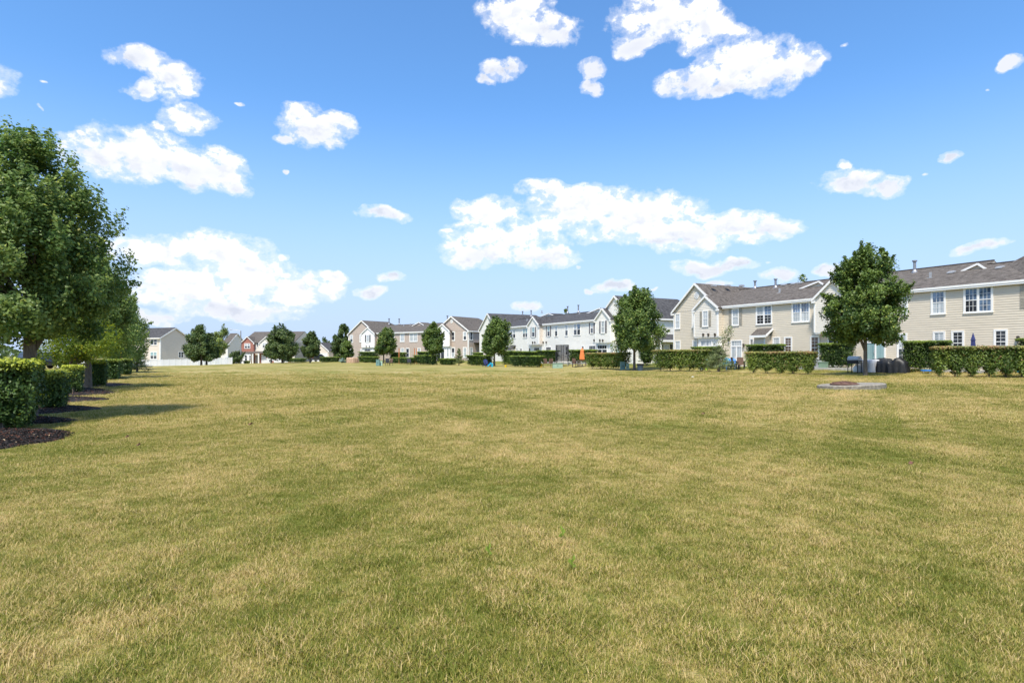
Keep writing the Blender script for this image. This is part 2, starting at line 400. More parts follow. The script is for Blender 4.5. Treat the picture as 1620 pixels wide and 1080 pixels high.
M_orange = mat('orange_canvas', (0.75, 0.22, 0.06), 0.8, var=.12, vscale=6)
M_navy = mat('navy_canvas', (0.03, 0.04, 0.14), 0.8, var=.2, vscale=6)
M_wcanv = mat('pale_pink_canvas', (0.68, 0.58, 0.55), 0.8, var=.1)
M_blue = mat('bright_blue_plastic', (0.01, 0.22, 0.72), 0.4, var=.1)
M_cyan = mat('cyan_plastic', (0.01, 0.42, 0.62), 0.4, var=.1)
M_lime = mat('lime_plastic', (0.40, 0.68, 0.03), 0.4, var=.08)
M_yellow = mat('yellow_plastic', (0.85, 0.55, 0.02), 0.45, var=.08)
M_brownw = mat('brown_wicker', (0.13, 0.075, 0.05), 0.8, var=.4, vscale=20)
M_woodw = mat('weathered_wood', (0.17, 0.13, 0.10), 0.85, var=.3, vscale=9)
M_cedar = mat('cedar_post', (0.50, 0.17, 0.06), 0.8, var=.2, vscale=7)
M_can = mat('blue_grey_can', (0.07, 0.11, 0.16), 0.5, var=.15)
M_acm = mat('condenser_metal', (0.50, 0.50, 0.48), 0.5, 0.2, var=.1)
M_carw = mat('white_car_paint', (0.78, 0.78, 0.78), 0.25, coat=1.0)
M_card = mat('charcoal_car_paint', (0.035, 0.04, 0.05), 0.25, coat=1.0)
M_tyre = mat('tyre_rubber', (0.02, 0.02, 0.02), 0.85)
M_red = mat('red_lamp', (0.5, 0.02, 0.02), 0.3)
M_pole = mat('aluminium_pole', (0.33, 0.33, 0.33), 0.4, 0.5, var=.1)
M_garage = mat('white_garage_door', (0.76, 0.76, 0.76), 0.45, var=.04)
def netm(t, bs, geo):
    bs.inputs['Base Color'].default_value = (0.01, 0.01, 0.012, 1)
    tr = t.new('ShaderNodeBsdfTransparent'); mx = t.new('ShaderNodeMixShader'); mx.inputs[0].default_value = 0.5
    t.l.new(tr.outputs[0], mx.inputs[1]); t.l.new(bs.outputs[0], mx.inputs[2]); t.l.new(mx.outputs[0], t.t.nodes['Material Output'].inputs['Surface'])
M_net = mat('black_net', build=netm)
L_pear = mat('pear_leaves', build=leaf_mat((0.053, 0.104, 0.022), (0.226, 0.319, 0.066), (0.376, 0.414, 0.093), trans=0.36))
L_near = mat('pear_leaves_near', build=leaf_mat((0.095, 0.180, 0.044), (0.267, 0.350, 0.092), (0.532, 0.581, 0.145), trans=0.48))
L_far = mat('far_leaves', build=leaf_mat((0.051, 0.094, 0.026), (0.174, 0.239, 0.072), (0.261, 0.304, 0.087)))
L_yel = mat('yellow_green_leaves', build=leaf_mat((0.131, 0.203, 0.017), (0.348, 0.420, 0.043), (0.800, 0.652, 0.029), trans=0.5))
L_pale = mat('pale_locust_leaves', build=leaf_mat((0.131, 0.203, 0.043), (0.348, 0.420, 0.102), (0.580, 0.551, 0.072)))
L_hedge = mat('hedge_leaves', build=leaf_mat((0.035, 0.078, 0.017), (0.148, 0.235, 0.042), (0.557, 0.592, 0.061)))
L_hedger = mat('reddish_hedge_leaves', build=leaf_mat((0.087, 0.147, 0.027), (0.330, 0.409, 0.068), (0.486, 0.254, 0.137)))
L_yew = mat('dark_yew_leaves', build=leaf_mat((0.030, 0.067, 0.014), (0.125, 0.200, 0.030), (0.367, 0.467, 0.049)))
L_spruce = mat('spruce_needles', build=leaf_mat((0.072, 0.109, 0.036), (0.232, 0.275, 0.087), (0.290, 0.319, 0.145), trans=.1))
L_bspruce = mat('blue_spruce_needles', build=leaf_mat((0.145, 0.232, 0.189), (0.319, 0.450, 0.377), (0.362, 0.478, 0.435), trans=.1))
L_weed = mat('weed_leaves', build=leaf_mat((0.174, 0.319, 0.029), (0.362, 0.551, 0.072)))

# ------------------------------------------------------------------ mesh builders
class MB:
    """collects shapes in the local frame of a thing; build() links them as one mesh object"""
    def __init__(s, fr=None): s.v = []; s.f = []; s.uv = []; s.fr = fr; s.smooth = False
    def P(s, p):
        if s.fr is None: return tuple(p)
        o, u, w = s.fr      # frame: origin, along, outward (2-d), z up
        return (o[0] + u[0] * p[0] + w[0] * p[1], o[1] + u[1] * p[0] + w[1] * p[1], p[2] + (o[2] if len(o) > 2 else 0))
    def poly(s, pts, uv=None):
        i = len(s.v); s.v += [s.P(p) for p in pts]; s.f.append(tuple(range(i, i + len(pts))))
        s.uv.append(uv or [(p[0], p[2]) for p in pts])
    def box(s, a0, a1, b0, b1, c0, c1):
        if a0 > a1: a0, a1 = a1, a0
        if b0 > b1: b0, b1 = b1, b0
        if c0 > c1: c0, c1 = c1, c0
        q = [(x, y, z) for z in (c0, c1) for y in (b0, b1) for x in (a0, a1)]
        for f in ((0, 2, 3, 1), (4, 5, 7, 6), (0, 1, 5, 4), (1, 3, 7, 5), (3, 2, 6, 7), (2, 0, 4, 6)):
            pts = [q[k] for k in f]
            uv = [(p[0] + p[1], p[2]) for p in pts]
            s.poly(pts, uv)
    def slab(s, pts, t=0.1, uv=None):
        """roof slope: quad or triangle (counter-clockwise seen from above) with thickness t downwards"""
        a = Vector(pts[0]); e = (Vector(pts[1]) - a).normalized(); n = (Vector(pts[1]) - a).cross(Vector(pts[-1]) - a).normalized()
        w = n.cross(e)
        uv = [((Vector(p) - a).dot(e) + a.x, (Vector(p) - a).dot(w) + a.y) for p in pts]
        low = [(p[0], p[1], p[2] - t) for p in pts]
        s.poly(pts, uv); s.poly(low[::-1])
        for i in range(len(pts)):
            j = (i + 1) % len(pts)
            s.poly([pts[i], low[i], low[j], pts[j]])
    def beam(s, a, b, w, h):
        """a straight bar from a to b, w wide (horizontal), h high"""
        a = Vector(a); b = Vector(b); d = (b - a).normalized()
        sd = d.cross(Vector((0, 0, 1)))
        sd = sd.normalized() * (w / 2) if sd.length > 1e-4 else Vector((w / 2, 0, 0))
        u = sd.cross(d).normalized() * (h / 2)
        c = [a - sd - u, a + sd - u, a + sd + u, a - sd + u, b - sd - u, b + sd - u, b + sd + u, b - sd + u]
        for f in ((0, 1, 2, 3), (7, 6, 5, 4), (0, 4, 5, 1), (1, 5, 6, 2), (2, 6, 7, 3), (3, 7, 4, 0)): s.poly([tuple(c[k]) for k in f])
    def tube(s, pts, radii, n=7, cap=True):
        pts = [Vector(p) for p in pts]
        if not hasattr(radii, '__len__'): radii = [radii] * len(pts)
        rings = []; ref = Vector((0.31, 0.87, 0.11))
        for i, p in enumerate(pts):
            d = (pts[min(i + 1, len(pts) - 1)] - pts[max(i - 1, 0)]).normalized()
            if abs(d.dot(ref)) > 0.95: ref = Vector((1, 0, 0))
            a = d.cross(ref).normalized(); b = d.cross(a)
            i0 = len(s.v)
            for k in range(n):
                t = 2 * math.pi * k / n
                s.v.append(s.P(p + (a * math.cos(t) + b * math.sin(t)) * radii[i]))
            rings.append(i0)
        for i in range(len(rings) - 1):
            for k in range(n):
                k2 = (k + 1) % n
                s.f.append((rings[i] + k, rings[i] + k2, rings[i + 1] + k2, rings[i + 1] + k)); s.uv.append([(0, 0)] * 4)
        if cap:
            s.f.append(tuple(rings[0] + k for k in range(n))[::-1]); s.uv.append([(0, 0)] * n)
            s.f.append(tuple(rings[-1] + k for k in range(n))); s.uv.append([(0, 0)] * n)
    def lathe(s, prof, cx=0, cy=0, n=16, ripple=0.0, rk=8):
        i0 = len(s.v)
        for (r, z) in prof:
            for k in range(n):
                t = 2 * math.pi * k / n; rr = r * (1 + ripple * math.cos(rk * t))
                s.v.append(s.P((cx + rr * math.cos(t), cy + rr * math.sin(t), z)))
        for i in range(len(prof) - 1):
            for k in range(n):
                k2 = (k + 1) % n
                s.f.append((i0 + i * n + k, i0 + i * n + k2, i0 + (i + 1) * n + k2, i0 + (i + 1) * n + k)); s.uv.append([(0, 0)] * 4)
        s.f.append(tuple(i0 + k for k in range(n))[::-1]); s.uv.append([(0, 0)] * n)
        s.f.append(tuple(i0 + (len(prof) - 1) * n + k for k in range(n))); s.uv.append([(0, 0)] * n)
    def build(s, name, material, parent=None, smooth=False):
        me = bpy.data.meshes.new(name); me.from_pydata(s.v, [], s.f)
        uvl = me.uv_layers.new(name='UVMap')
        flat = [c for f in s.uv for p in f for c in p]
        uvl.data.foreach_set('uv', flat)
        if smooth: me.polygons.foreach_set('use_smooth', [True] * len(me.polygons))
        me.materials.append(material); me.update()
        o = bpy.data.objects.new(name, me); C.objects.link(o); o.parent = parent
        return o
def np_mesh(name, V, Fq, material, parent=None, attrs=None, sizes=None):
    """fast mesh from numpy: V (n,3), Fq (m,k)"""
    me = bpy.data.meshes.new(name)
    k = Fq.shape[1]
    me.vertices.add(len(V)); me.vertices.foreach_set('co', V.astype(np.float32).ravel())
    me.loops.add(Fq.size); me.loops.foreach_set('vertex_index', Fq.astype(np.int32).ravel())
    me.polygons.add(len(Fq)); me.polygons.foreach_set('loop_start', (np.arange(len(Fq)) * k).astype(np.int32))
    for nm, (dom, arr) in (attrs or {}).items():
        a = me.attributes.new(nm, 'FLOAT', dom); a.data.foreach_set('value', arr.astype(np.float32))
    me.materials.append(material); me.update(calc_edges=True)
    o = bpy.data.objects.new(name, me); C.objects.link(o); o.parent = parent
    return o
def empty(name, loc, rz=0.0):
    o = bpy.data.objects.new(name, None); o.empty_display_size = 0.3
    o.location = loc; o.rotation_euler = (0, 0, rz); C.objects.link(o)
    return o
def tag(o, label=None, cat=None, group=None, kind=None):
    if label: o['label'] = label
    if cat: o['category'] = cat
    if group: o['group'] = group
    if kind: o['kind'] = kind
    return o

# ------------------------------------------------------------------ the ground
rng = np.random.default_rng(11); random.seed(5)
RINGS = [
 # cx, cy, half length (right-left), half depth: mulch rings of the left row, from ring edges in the photo
]
def make_ground():
    nr, na = 300, 420
    r = 0.06 * (4200 / 0.06) ** (np.arange(nr) / (nr - 1.0))
    a = np.linspace(-math.pi, math.pi, na, endpoint=False)
    # finer towards the view
    R, A = np.meshgrid(r, a, indexing='ij')
    X = R * np.sin(A); Y = R * np.cos(A)
    Z = gz(X, Y) * (1 - sm(300, 900, R)) - 0.0 * R
    V = np.stack([X.ravel(), Y.ravel(), Z.ravel()], 1)
    V = np.vstack([[0, 0, 0], V])
    i = np.arange(nr - 1)[:, None]; j = np.arange(na)[None, :]
    j2 = (j + 1) % na
    Fq = np.stack([1 + i * na + j, 1 + (i + 1) * na + j, 1 + (i + 1) * na + j2, 1 + i * na + j2], -1).reshape(-1, 4)
    # greener strip of the gardens behind the hedge row, near the facades
    lush = np.zeros(len(V))
    for (aa, bb), ex in zip(FACADES, ((16, 30), (10, 22), (2, 6))):
        ax, ay = aa; bx, by = bb; L = math.hypot(bx - ax, by - ay); ux, uy = (bx - ax) / L, (by - ay) / L
        dd = -((V[:, 0] - ax) * (-uy) + (V[:, 1] - ay) * ux)
        s = (V[:, 0] - ax) * ux + (V[:, 1] - ay) * uy
        lush = np.maximum(lush, (1 - sm(2.0, 5.0, dd)) * (s > -ex[0]) * (s < L + ex[1]))
    o = np_mesh('ground', V, Fq, M_ground, None, {'lush': ('POINT', lush)})
    me = o.data; me.polygons.foreach_set('use_smooth', [True] * len(me.polygons))
    # centre fan
    tag(o, kind='structure')
    return o
make_ground()

# ------------------------------------------------------------------ vegetation
def leaves(name, cen, size, material, parent, v, w=None, up=0.35, out=None, outk=0.6, aspect=0.62, narrow=None):
    """one folded leaf (two triangles) at every centre"""
    n = len(cen)
    nrm = rng.normal(size=(n, 3)); nrm[:, 2] += up * 2
    if out is not None: nrm += out * outk * 2
    nrm /= np.linalg.norm(nrm, axis=1, keepdims=True) + 1e-9
    a = rng.normal(size=(n, 3)); a -= (a * nrm).sum(1, keepdims=True) * nrm
    a /= np.linalg.norm(a, axis=1, keepdims=True) + 1e-9
    b = np.cross(nrm, a)
    s = (size * rng.uniform(0.65, 1.3, n))[:, None]
    asp = aspect if narrow is None else narrow
    base = cen - a * s * 0.5; tip = cen + a * s * 0.5
    fold = nrm * s * 0.12
    l = cen + b * s * asp * 0.5 + fold; r = cen - b * s * asp * 0.5 + fold
    V = np.stack([base, l, tip, r], 1).reshape(-1, 3)
    i = np.arange(n) * 4
    Fq = np.stack([np.stack([i, i + 2, i + 1], 1), np.stack([i, i + 3, i + 2], 1)], 1).reshape(-1, 3)
    at_ = {'v': ('FACE', np.repeat(np.clip(v, 0, 1), 2))}
    at_['w'] = ('FACE', np.repeat(np.clip(w if w is not None else np.zeros(n), 0, 1), 2))
    return np_mesh(name, V, Fq, material, parent, at_)
def sph(n):
    d = rng.normal(size=(n, 3)); d /= np.linalg.norm(d, axis=1, keepdims=True); return d
def crown_pts(H, zb, R, n, nclump, shape='egg', lean=(0, 0), clr=0.24, squash=(1, 1), sprigs=0.0):
    """leaf centres: clumps of leaves spread through an egg-shaped crown; returns centres, clump tone, outward direction, clump centres"""
    hh = H - zb
    cl = []
    while len(cl) < nclump:
        t = rng.random(); a = rng.random() * 2 * math.pi
        if shape == 'egg': pr = math.sin(math.pi * min(1, (t * 0.93 + 0.07)) ** 0.72) ** 0.5
        elif shape == 'dome': pr = (1 - t ** 2.2) ** 0.5 * (0.75 + 0.25 * min(1, t * 5))
        elif shape == 'round': pr = math.sin(math.pi * (0.06 + 0.9 * t)) ** 0.55
        else: pr = 1 - t
        if rng.random() > pr + 0.05: continue
        q = rng.random() ** 0.42 * (1 + 0.10 * math.sin(3 * a + H * 7) + 0.07 * math.sin(5 * a + t * 9))
        rad = R * pr * q * (1 - clr * 0.35)
        cl.append((rad * math.cos(a), rad * math.sin(a), zb + hh * (0.05 + 0.9 * t), q))
    cl = np.array(cl)
    k = rng.integers(0, nclump, n)
    base = cl[k, :3]; rc = R * clr * (0.7 + 0.6 * rng.random(nclump))[k]
    d = sph(n); rr = rng.random(n) ** 0.45
    off = d * (rr * rc)[:, None]
    off[:, 2] *= 1.15
    cen = base + off
    o = base.copy(); o[:, 2] = (base[:, 2] - (zb + hh * .35)) * .7; o /= np.linalg.norm(o, axis=1, keepdims=True) + 1e-6
    tone = (0.42 + 0.27 * rng.normal(size=nclump))[k] + 0.24 * rng.normal(size=n)
    if sprigs > 0:      # upright shoots that break the outline
        ns = int(nclump * sprigs); kk = rng.integers(0, nclump, ns)
        L = R * 0.17 * rng.uniform(0.5, 1.2, ns)
        st = cl[kk, :3] + 0; dv = st.copy(); dv[:, 2] = (st[:, 2] - (zb + hh * .3)) * .8 + R * 0.5
        dv += rng.normal(size=dv.shape) * R * .22
        dv /= np.linalg.norm(dv, axis=1, keepdims=True)
        st = st + dv * (R * clr * 0.75)
        m = max(1, int(n * 0.16 / ns)); u = rng.random((ns, m, 1))
        pts = (st[:, None] + dv[:, None] * (u * L[:, None, None])) + rng.normal(size=(ns, m, 3)) * R * 0.022
        pts = pts.reshape(-1, 3)
        cen = np.vstack([cen, pts]); tone = np.concatenate([tone, 0.55 + .25 * rng.normal(size=len(pts))])
        o = np.vstack([o, np.repeat(dv, m, 0)])
    cen[:, 0] = cen[:, 0] * squash[0] + lean[0] * (cen[:, 2] - zb) / hh; cen[:, 1] = cen[:, 1] * squash[1] + lean[1] * (cen[:, 2] - zb) / hh
    return cen, tone, o, cl
def tree(loc, H, R, zb, label, cat='tree', n=9000, leaf=0.1, material=None, shape='egg', tr=0.1, nclump=90, group=None, name='pear_tree',
         fork=None, limbs=9, tint=0.04, clr=0.24, lean=(0, 0), sprigs=0.5, trunk_lean=(0, 0), low_fork=False):
    root = empty(name, loc); tag(root, label, cat, group)
    cen, tone, out, cl = crown_pts(H, zb, R, n, nclump, shape, lean, clr, sprigs=sprigs)
    w = (rng.random(len(cen)) < tint).astype(float)
    leaves('crown', cen, leaf, material or L_pear, root, tone, w, out=out)
    tb = MB()
    fz = fork if fork else zb * 0.95 + 0.12 * (H - zb)
    pts = [(0, 0, -0.25), (0, 0, 0.02), (trunk_lean[0] * .3, trunk_lean[1] * .3, fz * 0.5), (trunk_lean[0], trunk_lean[1], fz), (trunk_lean[0] * 1.1, trunk_lean[1] * 1.1, fz + (H - fz) * 0.35), (lean[0] * .6, lean[1] * .6, H * 0.82)]
    tb.tube(pts, [tr * 1.45, tr * 1.15, tr * 0.95, tr * 0.9, tr * 0.5, tr * 0.12], 9)
    tb.build('trunk', M_bark, root, smooth=True)
    # limbs rising from the fork to the clumps
    order = np.argsort(-np.hypot(cl[:, 0], cl[:, 1]))
    pick = [cl[order[int(i * len(order) / limbs * 0.75)]] for i in range(limbs)]
    for i, p in enumerate(pick):
        z0 = fz * (0.92 + 0.1 * (i % 3)) + (H - fz) * 0.05 * (i % 4)
        a = Vector((trunk_lean[0], trunk_lean[1], z0)); e = Vector(p[:3]) * 0.92
        e.z = max(e.z, z0 + .25)
        mid = a.lerp(e, 0.45); mid.z += (e - a).length * (0.10 if not low_fork else 0.02); mid.x *= .82; mid.y *= .82
        lb = MB(); r0 = tr * (0.52 if i < 4 else 0.36)
        lb.tube([a, a.lerp(mid, .5) + Vector((0, 0, .03)), mid, mid.lerp(e, .55), e], [r0, r0 * .8, r0 * .6, r0 * .4, r0 * .12], 6)
        for kx in range(2):
            c2 = Vector(cl[rng.integers(0, len(cl)), :3]); c2 = e.lerp(c2, 0.35)
            lb.tube([mid, mid.lerp(c2, .5), c2], [r0 * .4, r0 * .25, r0 * .08], 5)
        lb.build('branch', M_bark, root, smooth=True)
    return root

def hedge(pa, pb, w, h, nsh, label, material, leaf=0.05, n=6000, name='hedge', group=None, zlow=0.05, taper=0.45, top='light', stems=True, rag=0.03, cat='hedge', topw=0.75, gapk=1.0):
    """clipped hedge from pa to pb: a row of shrubs, flat top, wide above and drawn in above the stems"""
    pa = np.array(pa, float); pb = np.array(pb, float)
    L = float(np.hypot(*(pb - pa)[:2])); mid = (pa + pb) / 2
    rz = math.atan2(pb[1] - pa[1], pb[0] - pa[0])
    zc = float(gz(mid[0], mid[1]))
    root = empty(name, (mid[0], mid[1], zc), rz); tag(root, label, cat, group)
    cx = (np.arange(nsh) + 0.5) / nsh * L - L / 2
    sp = L / nsh
    cx = cx + rng.uniform(-.08, .08, nsh) * sp
    N = n * 3
    x = rng.uniform(-L / 2, L / 2, N); z = rng.uniform(zlow, h, N) ** 1.0; y = rng.uniform(-w / 2, w / 2, N)
    # tops dense
    kt = int(N * 0.22); z[:kt] = h - np.abs(rng.normal(size=kt)) * 0.05
    dx = np.abs(x[:, None] - cx[None]).min(1) / (sp / 2)
    ki = np.abs(x[:, None] - cx[None]).argmin(1)
    zz = z / h
    # allowed half width and half length at this height
    hw = (w / 2) * (1 - taper * (1 - np.clip(zz / 0.62, 0, 1)) ** 1.6)
    hl = 1.0 + 0.30 - gapk * np.clip(0.46 - zz, 0, 1) * 2.1
    zlim = 0.11 * h * (np.clip(1 - dx, 0, 1) - .5)
    lumps = 0.06 * np.sin(x * 5.1 + y * 3 + h) + 0.05 * np.sin(x * 11.3 + 1) + 0.05 * np.sin(z * 9 + x * 4)
    hw = hw * (1 + lumps)
    ends = np.abs(x) < (L / 2) * (1 - 0.10 / max(L, .5) * np.sin(z * 7 + 1) ** 2) - (1 - np.clip(zz / .5, 0, 1)) * 0.12
    keep = (np.abs(y) < hw) & (dx < hl) & ends
    # favour the shell
    shell = np.minimum(np.minimum(hw - np.abs(y), h - z), (L / 2 - np.abs(x)))
    keep &= rng.random(N) < np.exp(-np.clip(shell, 0, 9) / (0.13 * max(.6, w))) * 0.95 + 0.09
    x, y, z, ki = x[keep][:n], y[keep][:n], z[keep][:n], ki[keep][:n]
    r_ = rng.normal(size=(len(x), 3)) * rag
    cen = np.stack([x, y, z], 1) + r_
    cen[:, 2] = np.minimum(cen[:, 2], h + np.abs(rng.normal(size=len(x))) * 0.04 + 0.035 * np.sin(cen[:, 0] * 4.2 + h * 9) + 0.02 * np.sin(cen[:, 0] * 10.3) + 0.02 + (rng.random(len(x)) < .02) * rng.random(len(x)) * .14)
    out = np.stack([x * 0, np.sign(y) * (np.abs(y) > w * .3), (z > h - 0.1) * 1.0], 1) + np.stack([np.sign(x) * (np.abs(x) > L / 2 - .12), x * 0, x * 0], 1)
    tone = (0.42 + 0.18 * rng.normal(size=nsh))[ki] + 0.25 * rng.normal(size=len(x))
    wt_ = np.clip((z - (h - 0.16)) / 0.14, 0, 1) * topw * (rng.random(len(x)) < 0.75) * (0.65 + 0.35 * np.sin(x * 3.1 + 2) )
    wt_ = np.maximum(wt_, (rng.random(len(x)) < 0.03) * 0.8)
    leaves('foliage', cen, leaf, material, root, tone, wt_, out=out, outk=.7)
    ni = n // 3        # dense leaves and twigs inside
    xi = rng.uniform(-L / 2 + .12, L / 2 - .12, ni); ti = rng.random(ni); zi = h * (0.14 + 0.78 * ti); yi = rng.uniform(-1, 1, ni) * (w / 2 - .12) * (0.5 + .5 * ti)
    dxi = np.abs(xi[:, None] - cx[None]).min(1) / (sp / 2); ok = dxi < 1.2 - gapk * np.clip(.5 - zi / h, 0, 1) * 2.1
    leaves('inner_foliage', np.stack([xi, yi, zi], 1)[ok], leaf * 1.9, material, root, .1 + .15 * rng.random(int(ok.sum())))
    if stems:
        for c in cx:
            sb = MB()
            for k in range(4):
                a = rng.uniform(0, 6.28); r0 = rng.uniform(0.0, 0.06) + 0.02
                ex = c + math.cos(a) * sp * 0.25; ey = math.sin(a) * w * 0.22
                sb.tube([(c + math.cos(a) * r0, math.sin(a) * r0, -0.15), (c + math.cos(a) * sp * .1, math.sin(a) * w * .09, h * .3), (ex, ey, h * .72)], [0.018, 0.014, 0.006], 5)
            sb.build('stem', M_bark, root)
    return root
def conifer(loc, H, R, label, material, n=3500, leaf=0.07, name='spruce', group=None, loose=0.0, cat='conifer'):
    root = empty(name, loc); tag(root, label, cat, group)
    t = MB(); t.tube([(0, 0, -.15), (0, 0, H * .4), (0, 0, H * .97)], [R * .09, R * .055, .008], 7); t.build('trunk', M_bark, root)
    nb = int(46 + 20 * loose); pts = []; tone = []; outs = []
    br = MB()
    for i in range(nb):
        u = (i + rng.random()) / nb; z = H * (0.10 + 0.86 * u); a = i * 2.4 + rng.normal() * .3
        r = R * (1 - u) ** 0.75 * rng.uniform(0.62, 1.08) + 0.05
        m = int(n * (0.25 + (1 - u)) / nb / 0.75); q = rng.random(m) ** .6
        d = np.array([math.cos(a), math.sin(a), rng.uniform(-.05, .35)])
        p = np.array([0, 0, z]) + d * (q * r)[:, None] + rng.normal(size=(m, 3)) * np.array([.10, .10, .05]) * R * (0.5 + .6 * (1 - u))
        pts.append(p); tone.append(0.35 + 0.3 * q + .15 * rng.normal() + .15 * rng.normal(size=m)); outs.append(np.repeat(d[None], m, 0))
        br.tube([(0, 0, z), tuple(np.array([0, 0, z]) + d * r * .9)], [.012, .004], 4)
    br.build('branch', M_bark, root)['kind'] = 'stuff'
    leaves('foliage', np.vstack(pts), leaf, material, root, np.concatenate(tone), out=np.vstack(outs), narrow=0.35)
    return root

def px_tree(px, py, px0, px1, ptop, pbot, label, Y=None, **kw):
    """size a tree from the photo: trunk foot, crown left and right edge, crown top and bottom"""
    P = hit(px, py) if Y is None else at(px, Y)
    s = F / P[1]
    R = (px1 - px0) / 2 / s * 0.86
    H = (P[2] * 0 + EYE + (562 - ptop) / s) - P[2]
    zb = EYE + (562 - pbot) / s - P[2]
    lean = (((px0 + px1) / 2 - px) / s * 1.6, 0)
    kw.setdefault('lean', lean)
    return tree(P, H, R, zb, label, **kw)

GT = 'young pear trees planted in a row behind the townhouses'
px_tree(1369, 594.5, 1303, 1434, 386, 546, 'largest egg-shaped pear tree on the right, in front of the beige townhouses', n=52000, leaf=0.15, nclump=230, tr=0.115, group=GT, limbs=12, sprigs=.5, fork=1.55, clr=.2)
px_tree(1003.5, 585.8, 962, 1056, 456, 556, 'pear tree beside the blue-grey rubbish bin, in front of the white townhouses', n=34000, leaf=0.17, nclump=170, tr=0.12, group=GT, limbs=11, sprigs=.5, fork=1.7, clr=.22)
px_tree(782, 579, 758.5, 812, 501, 560, 'pear tree next to the blue toys, between the taupe and the white townhouses', n=22000, leaf=0.2, nclump=120, tr=0.12, group=GT, clr=.26)
px_tree(685, 577, 667, 705, 509.5, 560, 'narrow gappy pear tree in front of the white bay of the taupe townhouses', n=17000, leaf=0.21, nclump=90, tr=0.12, group=GT, clr=.28)
px_tree(607, 574.5, 592.5, 630, 518, 560, 'pear tree in front of the left half of the taupe townhouses', n=17000, leaf=0.21, nclump=90, tr=0.13, group=GT, clr=.28, shape='dome')
px_tree(548, 573, 537.5, 561, 537, 567, 'small pear tree by the left gable of the taupe townhouses', n=10000, leaf=0.2, nclump=60, tr=0.09, group=GT, clr=.3)
GF = 'trees on the far left side of the lawn'
px_tree(318.5, 577.6, 286, 342, 514, 570, 'broad left tree of a pair in front of the white vinyl fence', n=22800, leaf=0.25, nclump=100, tr=0.16, material=L_far, group=GF, shape='dome', clr=.24, limbs=8, Y=96)
px_tree(326.8, 577.4, 312, 350, 527, 570, 'lower right tree of a pair in front of the white vinyl fence', n=15200, leaf=0.25, nclump=70, tr=0.16, material=L_far, group=GF, shape='dome', Y=99)
px_tree(345, 576, 333, 365, 514, 560, 'pale yellowish tree rising behind the pair by the white fence', n=9000, leaf=0.24, nclump=60, tr=0.2, material=L_pale, group=GF, shape='egg', Y=150, clr=.3)
px_tree(447, 573, 418, 474, 516.5, 567, 'wide round tree in front of the red brick house', n=26600, leaf=0.25, nclump=110, tr=0.2, material=L_far, group=GF, shape='dome', Y=110, limbs=9)
px_tree(429, 573.5, 415.5, 443, 541, 568, 'small tree at the left edge of the wide round tree by the brick house', n=9500, leaf=0.22, nclump=40, tr=0.1, material=L_far, group=GF, shape='round', Y=112, clr=.3)
px_tree(490.7, 572, 477, 508, 524.5, 565, 'medium upright tree beside the dark parked car', n=17100, leaf=0.25, nclump=70, tr=0.15, material=L_far, group=GF, Y=112, clr=.28)
px_tree(541, 572, 524, 560, 511.5, 568, 'tall dense tree just left of the taupe townhouses', n=22800, leaf=0.30, nclump=90, tr=0.2, material=L_far, group=GF, Y=140, clr=.26)
px_tree(370, 575.5, 361, 388, 556.5, 573.5, 'low dark bushy tree at the foot of the street lamp', n=9500, leaf=0.25, nclump=45, tr=0.1, material=L_far, group=GF, shape='round', Y=150, clr=.32, name='bushy_tree')
GB = 'tree tops showing over roofs'
px_tree(893, 570, 884, 904, 488, 530, 'tree top showing over the grey roof of the white townhouses', n=3000, leaf=0.3, nclump=30, tr=0.2, material=L_pale, group=GB, Y=125, clr=.32, name='background_tree')
px_tree(1273, 570, 1246, 1298, 436, 520, 'tree top showing over the brown roof of the beige townhouses', n=6000, leaf=0.25, nclump=45, tr=0.25, material=L_pale, group=GB, Y=74, clr=.26, name='background_tree', sprigs=2.0)
px_tree(514, 570, 503, 525, 534, 560, 'rounded tree far behind the grey garage roof', n=3000, leaf=0.4, nclump=30, tr=0.3, material=L_far, group=GB, Y=210, clr=.32, name='background_tree')

# ---- left row: tall pears, small yellow tree, clipped hedges on mulch
GL = 'tall pear trees along the left edge of the lawn'
P = hit(47, 665)
tree(P, 6.2, 1.68, 1.62, 'nearest big pear tree at the left edge, cut by the frame', n=70000, leaf=0.083, nclump=300, tr=0.13, group=GL, material=L_near, limbs=16, sprigs=1.6, fork=1.5, lean=(-.1, 0), clr=.17, tint=.05)
P = hit(139.5, 615)
tree(P, 5.6, 1.6, 2.1, 'second tall pear tree of the left row, its straight trunk beside a dark hedge', n=44000, leaf=0.10, nclump=200, tr=0.13, group=GL, material=L_near, limbs=12, sprigs=1.2, fork=1.5, clr=.19)
tree(at(172, 37), 6.1, 1.95, 1.3, 'third tall pear tree of the left row', n=20000, leaf=0.125, nclump=140, tr=0.13, group=GL, material=L_near, clr=.21)
tree(at(191, 49), 6.1, 1.95, 1.0, 'fourth tall pear tree of the left row', n=13000, leaf=0.14, nclump=110, tr=0.13, group=GL, material=L_near, clr=.22)
tree(at(202, 61), 6.1, 2.0, 0.8, 'farthest tall pear tree of the left row, behind a small spruce', n=11000, leaf=0.15, nclump=100, tr=0.13, group=GL, material=L_near, clr=.22)
tree(at(112, 22.8), 2.85, 1.55, 1.05, 'small yellow-green tree forking low, behind the third clipped hedge from the front', n=13000, leaf=0.075, nclump=95, tr=0.07, material=L_yel, shape='round', fork=0.75, low_fork=True, name='ornamental_tree', tint=.02, limbs=9, lean=(0.5, 0), clr=.22)
conifer(at(217, 52), 1.9, 1.15, 'small dark spruce at the far end of the left hedge row', L_spruce, n=5000, leaf=0.11)

